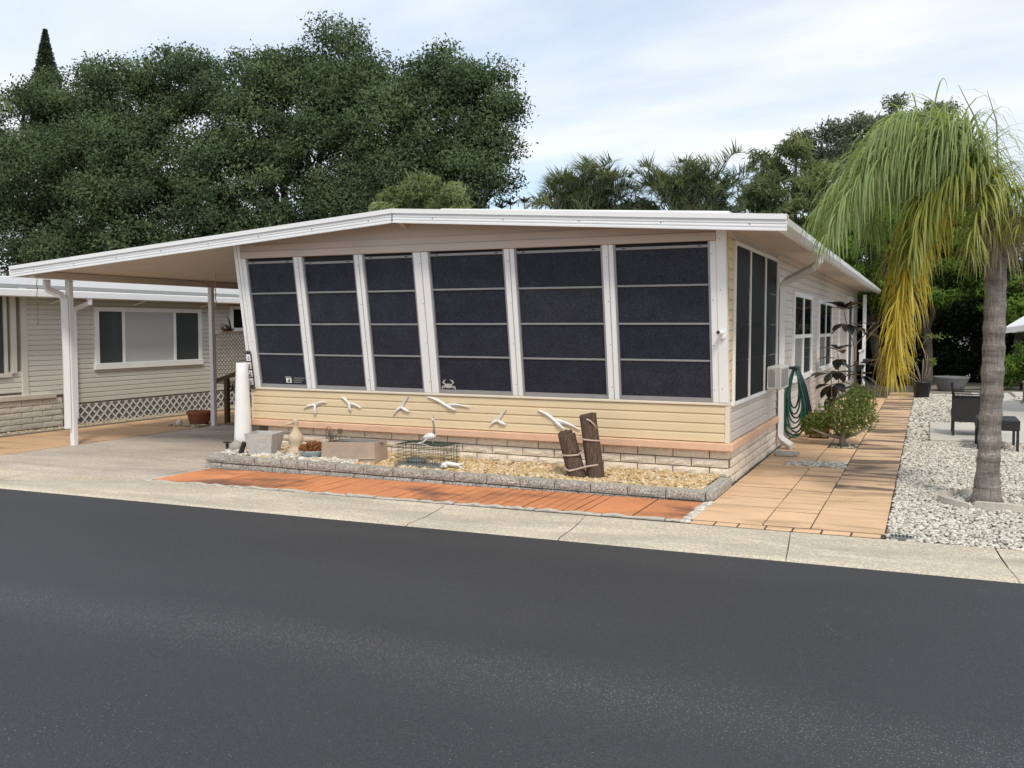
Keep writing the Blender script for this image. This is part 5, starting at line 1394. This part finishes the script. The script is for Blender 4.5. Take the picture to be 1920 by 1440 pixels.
# clumping palms behind the roof
def clump_palm(name, label, cx, cy, cz, n, span, mat, seed, llen=.55, base_z=0.0):
    t = thing(name, label, 'palm tree', (cx, cy, base_z), 'feathery palms behind the roof')
    for k in range(n):
        an = 2 * math.pi * k / n + rnd.uniform(-.25, .25); sp_ = span * rnd.uniform(.45, 1.05); el = rnd.uniform(.35, 1.35)
        ox, oy = rnd.uniform(-.5, .5) * span * .6, rnd.uniform(-.4, .4)
        b_ = Vector((cx + ox, cy + oy, cz - 1.0 + rnd.uniform(-.3, .3)))
        tip = b_ + Vector((math.cos(an) * sp_, math.sin(an) * sp_ * .7, el * 1.1)); m1 = b_.lerp(tip, .4) + Vector((0, 0, .35)); m2 = b_.lerp(tip, .75) + Vector((0, 0, .30))
        frond(t, [b_, m1, m2, tip], 90, llen, .034, .10, mat, .12, .016, rnd.uniform(.25, .75), .35, 3, .35)
    tb = MB()
    for k in range(5):
        x = cx + rnd.uniform(-.6, .6) * span * .6; tb.tube([(cx + rnd.uniform(-.2, .2), cy, base_z), (x, cy + rnd.uniform(-.3, .3), cz * .6), (x, cy, cz - .7)], [.06, .05, .03], 6)
    tb.build('stems', 'stem_grey', t)
clump_palm('clumping_palm', 'broad feathery palm clump showing over the middle of the roof', -9.5, 26, 5.75, 62, 1.65, 'areca_leaf', 1)
clump_palm('clumping_palm', 'spiky grey-green palm clump showing over the right part of the roof', -6.3, 26, 5.75, 60, 1.55, 'areca_leaf', 2, .5)
tree('palm_shrub', 'leafy mass filling behind the feathery palm clumps', 'shrub', [(-9.2, 26.6, 4.9, .7), (-10.2, 26.6, 4.8, .6), (-8.0, 26.6, 5.0, .6), (-6.4, 26.6, 4.9, .6), (-5.6, 26.6, 4.8, .6), (-7.2, 26.6, 4.7, .5)], (-8, 27, 0), .06, .20, 16000, .34, 'areca_leaf', 130, .2)
# croton rosettes peeping over the ridge
t = thing('croton', 'dark reddish rosette plant peeping over the white roof', 'plant', (-8.1, 30, 0))
V, F, va = [], [], []
for cx, cz in ((-13.75, 6.0), (-13.2, 6.05), (-14.1, 5.9)):
    for k in range(22):
        an = rnd.uniform(0, 2 * math.pi); vs, fs = strip_leaf((cx, 30, cz), (math.cos(an), math.sin(an), rnd.uniform(.1, 1.0)), rnd.uniform(.35, .55), .10, .08, 4)
        n0 = len(V); V += [tuple(q) for q in vs]; F += [tuple(n0 + q for q in f) for f in fs]; va += [rnd.random()] * len(vs)
tag(fast('leaves', V, F, 'croton_leaf', t, va), kind='stuff')
tm = MB()
for cx, cz in ((-13.75, 6.0), (-13.2, 6.05), (-14.1, 5.9)): tm.tube([(-13.7, 30, -.1), (cx, 30, 3), (cx, 30, cz)], [.06, .04, .02], 6)
tm.build('stems', 'stem_grey', t)
# neighbouring queen palm tip at the right edge
t = thing('queen_palm', 'palm frond tips entering at the right edge of the picture', 'palm tree', (4.6, 15.0, .05))
MB().tube([(4.6, 15, 0), (4.55, 15, 2.4), (4.5, 15, 4.6)], [.17, .13, .12], 12).build('trunk', 'palm_trunk', t)
for ctrl in ([(4.5, 15, 4.6), (3.8, 14.9, 5.2), (2.9, 14.8, 5.2), (2.1, 14.7, 4.7), (1.75, 14.65, 4.2)], [(4.5, 15, 4.6), (4.2, 15.6, 5.4), (3.6, 16.2, 5.5), (3.0, 16.7, 5.0)], [(4.5, 15, 4.6), (5.2, 15.2, 5.4), (6.0, 15.3, 5.3), (6.6, 15.4, 4.6)], [(4.5, 15, 4.6), (4.6, 14.4, 5.4), (4.5, 13.6, 5.4), (4.4, 13.0, 4.8)]):
    frond(t, ctrl, 150, .6, .022, .40, 'palm_green', .2, .016, .35, .45, 5)

# small branching shrub in the walk
t = thing('desert_rose', 'low bushy green shrub on a pale forked trunk growing through the walk', 'shrub', (-1.03, 13.12, 0))
tr = MB(); b0 = (-1.03, 13.12, -.02)
tr.tube([b0, (-1.03, 13.12, .10), (-1.03, 13.12, .20)], [.055, .045, .042], 9)
for e in ((-1.45, 13.0, .26), (-1.30, 13.25, .40), (-1.05, 13.3, .50), (-.80, 13.2, .40), (-.70, 13.1, .30), (-1.15, 12.95, .45)): tr.tube([(-1.03, 13.12, .14), ((e[0] - 1.03) / 2, (e[1] + 13.12) / 2, e[2] * .65), e], [.035, .02, .008], 7)
tr.build('trunk', 'stem_grey', t, True)
n = 4600
lb = np.array([(-1.28, 13.25, .36, .22), (-1.05, 13.25, .46, .26), (-.88, 13.35, .54, .26), (-1.0, 13.05, .36, .22), (-1.42, 13.15, .30, .17), (-.80, 13.25, .40, .20), (-.84, 13.5, .64, .22)])
k = rng.choice(len(lb), n); d = rng.normal(0, 1, (n, 3)); d /= np.linalg.norm(d, axis=1, keepdims=True)
P = lb[k, :3] + d * (lb[k, 3] * rng.uniform(.2, 1.12, n) ** .6)[:, None]; P = P[P[:, 2] > .14]
V, F, va = leaves(P, .05, .42, np.array([0, 0, .5])); tag(fast('crown', V, F, 'shrub_leaf', t, va), kind='stuff')
tag(stones('mulch', scatter(140, -1.19, -.85, 12.87, 13.38, .004), .035, 'gravel_drab'), 'dark mulch in the shrub\'s square cut-out', 'mulch', kind='stuff')
# terracotta pot on a wheeled caddy
p = thing('terracotta_pot', 'terracotta pot on a wheeled caddy half hidden behind the low shrub', 'plant pot', (-1.42, 14.0, 0))
MB().lathe([(.13, 0), (.16, .10), (.19, .22), (.21, .23), (.21, .27), (.18, .27), (.17, .2)], (-1.42, 14.0, .09), 22).build('pot', 'terracotta', p, True)
MB().lathe([(.16, 0), (.17, .015), (.16, .03)], (-1.42, 14.0, .06), 20).build('caddy', 'terracotta', p)
for dx, dy in ((-.12, -.08), (.12, -.08), (0, .14)): MB().tube([(-1.42 + dx - .012, 14.0 + dy, .04), (-1.42 + dx + .012, 14.0 + dy, .04)], .027, 10).build('wheel', 'black_plastic', p)
# rubber plants in the corner
def rubber(label, stems, loc):
    t = thing('rubber_plant', label, 'plant', loc, 'rubber plants along the side wall')
    for st_ in stems:
        pts = catmull(st_['p'], 14)
        MB().tube(pts, [.016 * (1 - .6 * i / 13) for i in range(14)], 6).build('stem', 'stem_grey', t, True)
        for (ti, num, sz, up_) in st_['l']:
            c = pts[min(13, int(ti * 13))]
            for k in range(num):
                an = 2 * math.pi * k / num + rnd.uniform(-.4, .4); d = Vector((math.cos(an), math.sin(an), rnd.uniform(up_ - .5, up_ + .4))).normalized()
                L_ = sz * rnd.uniform(.8, 1.15); sd = d.cross(Vector((0, 0, 1))).normalized(); nrm = sd.cross(d); vs, fs = [], []
                for i in range(7):
                    u = i / 6; w_ = L_ * .27 * math.sin(math.pi * (u * .93 + .035)) ** .75; q = c + d * (L_ * (u + .12)) + Vector((0, 0, -1)) * L_ * .25 * u * u
                    vs += [q - sd * w_ + nrm * w_ * .25, q, q + sd * w_ + nrm * w_ * .25]
                for i in range(6):
                    a = i * 3; fs += [(a, a + 1, a + 4, a + 3), (a + 1, a + 2, a + 5, a + 4)]
                fast('leaf', [tuple(v) for v in vs], fs, 'rubber_leaf', t, [rnd.random()] * len(vs), True)
    return t
rubber('tall rubber plant with bare forked stems and a leaf tuft near the eave', [
    {'p': [(-1.25, 18.3, 0), (-1.24, 18.3, .6), (-1.26, 18.3, 1.25), (-1.36, 18.2, 1.55), (-1.45, 18.1, 1.95)], 'l': [(1.0, 11, .36, .5), (.92, 6, .34, -.1)]},
    {'p': [(-1.25, 18.3, 0), (-1.23, 18.3, .7), (-1.24, 18.3, 1.25), (-1.12, 18.35, 1.45), (-.98, 18.4, 1.65)], 'l': [(.9, 5, .30, .2), (1.0, 4, .28, .4)]},
    {'p': [(-1.15, 18.1, 0), (-1.12, 18.1, .5), (-1.08, 18.1, .95)], 'l': [(1.0, 6, .30, .2), (.8, 5, .30, -.1), (.55, 5, .28, -.2)]}], (-1.25, 18.3, 0))
rubber('short rubber plant with broad drooping dark leaves below the second window', [
    {'p': [(-1.45, 16.2, 0), (-1.46, 16.2, .45), (-1.47, 16.15, .85)], 'l': [(1.0, 5, .34, .3), (.8, 5, .34, -.3), (.55, 3, .28, -.6)]},
    {'p': [(-1.42, 17.2, 0), (-1.44, 17.2, .7), (-1.46, 17.2, 1.22)], 'l': [(1.0, 5, .32, .4), (.85, 4, .32, -.2), (.65, 5, .28, -.1), (.5, 4, .28, -.4)]}], (-1.45, 16.4, 0))

# ------------------------------------------------------------------ patio corner
def chair(label, x0, y0, w_, d_, loc):
    t = thing('wicker_chair', label, 'chair', loc)
    z0 = gz(x0) + .047
    for sx in (0, 1):
        for sy in (0, 1):
            x = x0 + sx * (w_ - .035); y = y0 + sy * (d_ - .035)
            MB().cbox(x, x + .035, y, y + .035, z0, z0 + .30, .004).build('leg', 'rattan', t)
    MB().cbox(x0 - .005, x0 + w_ + .005, y0 - .005, y0 + d_ + .005, z0 + .24, z0 + .36, .015).build('seat', 'rattan', t)
    return t, z0
ch, z0 = chair('dark brown wicker armchair on the patio slab left of the palm trunk', .34, 14.62, .60, .60, (.64, 14.9, .04))
MB().cbox(.345, .375, 14.63, 15.2, z0 + .361, z0 + .60, .012).build('arm', 'rattan', ch); MB().cbox(.905, .935, 14.63, 15.2, z0 + .361, z0 + .60, .012).build('arm', 'rattan', ch)
MB().cbox(.33, .95, 14.60, 14.64, z0 + .20, z0 + .585, .012).build('backrest', 'rattan', ch)
for k in range(3): MB().cbox(.335, .945, 14.56 - .02 * k, 14.585 - .02 * k, z0 + .60 + .035 * k, z0 + .615 + .035 * k, .004).build('back_slat', 'rattan', ch)
MB().tube([(.35, 14.60, z0 + .56), (.32, 14.50, z0 + .78)], .018, 6).build('back_post', 'rattan', ch); MB().tube([(.93, 14.60, z0 + .56), (.96, 14.50, z0 + .78)], .018, 6).build('back_post', 'rattan', ch)
ot = thing('wicker_ottoman', 'low dark wicker bench table right of the palm trunk', 'table', (.85, 13.6, .03))
zo = gz(.9) + .012
MB().cbox(.60, 1.10, 13.30, 13.95, zo + .26, zo + .40, .012).build('top', 'rattan', ot)
for x in (.61, 1.06):
    for y in (13.31, 13.91): MB().cbox(x, x + .032, y, y + .032, zo, zo + .262, .004).build('leg', 'rattan', ot)
# black pot with a bare frangipani
p = thing('potted_frangipani', 'nearly bare frangipani in a large black pot at the end of the walk', 'plant pot', (-.11, 22.7, 0))
MB().lathe([(.15, 0), (.155, .02), (.205, .34), (.225, .345), (.225, .38), (.195, .38), (.185, .30)], (-.11, 22.75, .02), 18).build('pot', 'pot_black', p, True)
fr = MB()
for e in ((-.45, 22.7, .75), (-.35, 22.8, .95), (.10, 22.7, .85), (.0, 22.8, 1.0), (-.55, 22.75, .6)): fr.tube([(-.11, 22.75, .3), ((e[0] - .11) / 2 + .03, 22.75, .3 + (e[2] - .3) * .5), e], [.016, .012, .007], 6)
fr.tube([(-.11, 22.75, .3), (-.09, 22.75, .9)], .012, 6); fr.tube([(.0, 22.8, .98), (-.14, 22.8, 1.2), (-.02, 22.8, 1.38), (.25, 22.8, 1.42)], [.012, .010, .008, .005], 5)
fr.build('branches', 'stem_grey', p, True)
n = 260; P = np.concatenate([rng.normal((.12, 22.8, 1.42), (.12, .06, .03), (90, 3)), rng.normal((-.42, 22.75, .85), (.10, .08, .08), (120, 3)), rng.normal((.12, 22.7, .86), (.05, .05, .05), (50, 3))])
V, F, va = leaves(P, .075, .4); tag(fast('leaves', V, F, 'shrub_leaf', p, va), kind='stuff')
p = thing('planter_bowl', 'wide grey planter bowl in the shade at the back of the gravel', 'planter', (.6, 26, 0))
MB().lathe([(.28, -.02), (.34, .15), (.42, .32), (.44, .36), (.40, .36), (.34, .25)], (.55, 25.6, .02), 22).build('bowl', 'slate', p, True)
MB().lathe([(.39, 0), (.2, .02), (.01, .03)], (.55, 25.6, .32), 18).build('soil', 'soil', p)
p = thing('deck_box', 'dark grey storage bin at the right edge of the patio path', 'bin', (2.0, 21.9, .05))
MB().cbox(1.86, 2.4, 21.7, 22.2, gz(2), gz(2) + .40, .02).build('bin', 'slate', p); MB().cbox(1.84, 2.42, 21.68, 22.22, gz(2) + .40, gz(2) + .45, .015).build('lid', 'slate', p)
# patio umbrella at the right edge
p = thing('patio_umbrella', 'white patio umbrella with dark edge stripe at the right edge', 'umbrella', (2.55, 19.5, .04))
ux, uy, uz = 2.75, 19.5, 2.55; NR = 8
MB().tube([(ux, uy, .0), (ux, uy, uz + .05)], .022, 10).build('pole', 'white_metal', p)
MB().lathe([(.26, 0), (.25, .05), (.06, .07)], (ux, uy, .04), 18).build('base', 'slate', p)
rim = []
for k in range(NR):
    an = 2 * math.pi * k / NR + .2; rim.append((ux + 1.5 * math.cos(an), uy + 1.5 * math.sin(an), uz - .93))
for k in range(NR):
    a, b_ = Vector(rim[k]), Vector(rim[(k + 1) % NR]); top = Vector((ux, uy, uz)); m_ = (a + b_) / 2 + Vector((0, 0, .06))
    ma, mb_ = top.lerp(a, .55) + Vector((0, 0, .03)), top.lerp(b_, .55) + Vector((0, 0, .03))
    vs = [top, ma, mb_, a, m_, b_]; dn = Vector((0, 0, -.006)); vs2 = [v + dn for v in vs]
    MB().add(vs + vs2, [(0, 1, 2), (1, 3, 4), (1, 4, 2), (2, 4, 5), (6, 8, 7), (7, 10, 9), (7, 8, 10), (8, 11, 10), (3, 9, 10, 4), (4, 10, 11, 5)]).build('canopy_panel', 'umbrella_white', p)
    vl = [a, m_, b_, b_ + Vector((0, 0, -.10)), m_ + Vector((0, 0, -.10)), a + Vector((0, 0, -.10))]; c_ = Vector((ux, uy, a.z)); vl2 = [v + (c_ - v).normalized() * .006 for v in vl]
    MB().add(vl + vl2, [(0, 1, 4, 5), (1, 2, 3, 4), (6, 11, 10, 7), (7, 10, 9, 8), (0, 6, 7, 1), (1, 7, 8, 2), (5, 4, 10, 11), (4, 3, 9, 10)]).build('valance', 'umbrella_white', p)
    MB().tube([top - Vector((0, 0, .02)), a - Vector((0, 0, .012))], .008, 5).build('rib', 'umbrella_edge', p)

# ------------------------------------------------------------------ carport corner
p = thing('lattice_screen', 'tan lattice privacy panel at the back of the carport', 'screen', (-11, 13.4, 0))
zb = gz(-11.4) + .005
lt = MB(); lattice(lt, -12.32, -9.6, .62, 1.50, .078, .011, lambda u, v, d: (u, 13.40 + d, v), .006); tag(lt.build('laths', 'lattice_tan', p), kind='stuff')
f = MB(); f.cbox(-12.38, -12.32, 13.38, 13.44, zb, 1.56, .004); f.cbox(-9.6, -9.54, 13.38, 13.44, zb, 1.56, .004); f.cbox(-12.319, -9.601, 13.381, 13.439, 1.50, 1.559, .004); f.cbox(-12.319, -9.601, 13.381, 13.439, .56, .619, .004); f.build('frame', 'lattice_tan', p)
p = thing('handrail', 'dark brown wooden handrail beside the carport steps', 'railing', (-11.4, 13.0, 0))
MB().tube([(-11.78, 12.75, .64), (-10.9, 12.80, .92), (-9.8, 12.85, 1.22)], .03, flat=(.022, .035)).build('rail', 'wood_brown', p)
for x, zt2 in ((-11.48, .71), (-10.6, .98)): MB().cbox(x - .04, x + .04, 12.74, 12.82, gz(x) + .012, zt2, .006).build('post', 'wood_brown', p)
tag(MB().cbox(-11.40, -9.4, 12.6, 13.3, gz(-11) + .006, gz(-11) + .022, .004).build('door_mat', 'mat_brown'), 'brown mat on the carport floor by the handrail', 'mat')
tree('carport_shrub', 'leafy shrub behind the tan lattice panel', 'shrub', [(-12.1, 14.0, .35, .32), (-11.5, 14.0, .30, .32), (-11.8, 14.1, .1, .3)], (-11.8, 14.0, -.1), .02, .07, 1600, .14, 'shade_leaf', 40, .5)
p = thing('antler_fern', 'dark strappy fern on top of the lattice panel', 'plant', (-12.0, 13.9, 1.6))
V, F, va = [], [], []
for k in range(16):
    an = rnd.uniform(2.2, 5.2); vs, fs = strip_leaf((-12.05 + rnd.uniform(-.1, .15), 13.45, 1.57), (math.cos(an), math.sin(an) * .5, rnd.uniform(.4, 1.4)), rnd.uniform(.2, .38), .035, .18, 5)
    n0 = len(V); V += [tuple(q) for q in vs]; F += [tuple(n0 + q for q in f_) for f_ in fs]; va += [rnd.random()] * len(vs)
fast('leaves', V, F, 'shade_leaf', p, va); MB().lathe([(.08, 0), (.12, .03), (.13, .05)], (-12.03, 13.43, 1.561), 12).build('mount', 'wood_brown', p)
p = thing('terracotta_bowl', 'wide terracotta bowl on the tan walk beside the second carport post', 'plant pot', (-11.83, 12.5, -.1))
MB().lathe([(.14, 0), (.18, .06), (.20, .18), (.225, .20), (.225, .24), (.19, .24), (.17, .16)], (-11.80, 12.42, gz(-11.8) + .012), 22).build('pot', 'terracotta', p, True)
MB().lathe([(.18, 0), (.1, .01), (.01, .012)], (-11.80, 12.42, gz(-11.8) + .20), 16).build('soil', 'soil', p)
tag(stones('mulch', scatter(260, -12.15, -11.45, 12.0, 12.28, .02), .05, 'gravel_drab'), 'loose brown pebbles round the terracotta bowl', 'pebbles', kind='stuff')
tag(stones('garden_rock', np.array([[-12.08, 12.22, gz(-12) + .05]]), .12, 'statue_white', None, .9, True), 'white stone in front of the terracotta bowl', 'rock')
# hanging chains under the carport
for x, y, z0, z1, r_, lab, mt in ((-11.70, 9.15, 1.72, 2.34, .006, 'thin rusty chain hanging under the carport eave, left of the first post', 'chain_metal'), (-10.35, 11.3, 1.95, 2.50, .010, 'pale twisted cord hanging under the carport roof by the second post', 'rope')):
    n = int((z1 - z0) / .03); mb = MB()
    mb.tube([(x + .004 * math.sin(i * 1.3), y + .004 * math.cos(i * 1.3), z1 - i * (z1 - z0) / n) for i in range(n + 1)], [r_ * (1 if i % 2 else .6) for i in range(n + 1)], 5)
    c_ = thing('hanging_chain', lab, 'chain', (x, y, z1)); mb.build('links', mt, c_)
    MB().tube([(x, y, z0), (x + .012, y, z0 - .02), (x, y, z0 - .045), (x - .012, y, z0 - .02), (x, y, z0)], .004, 5).build('hook', mt, c_)
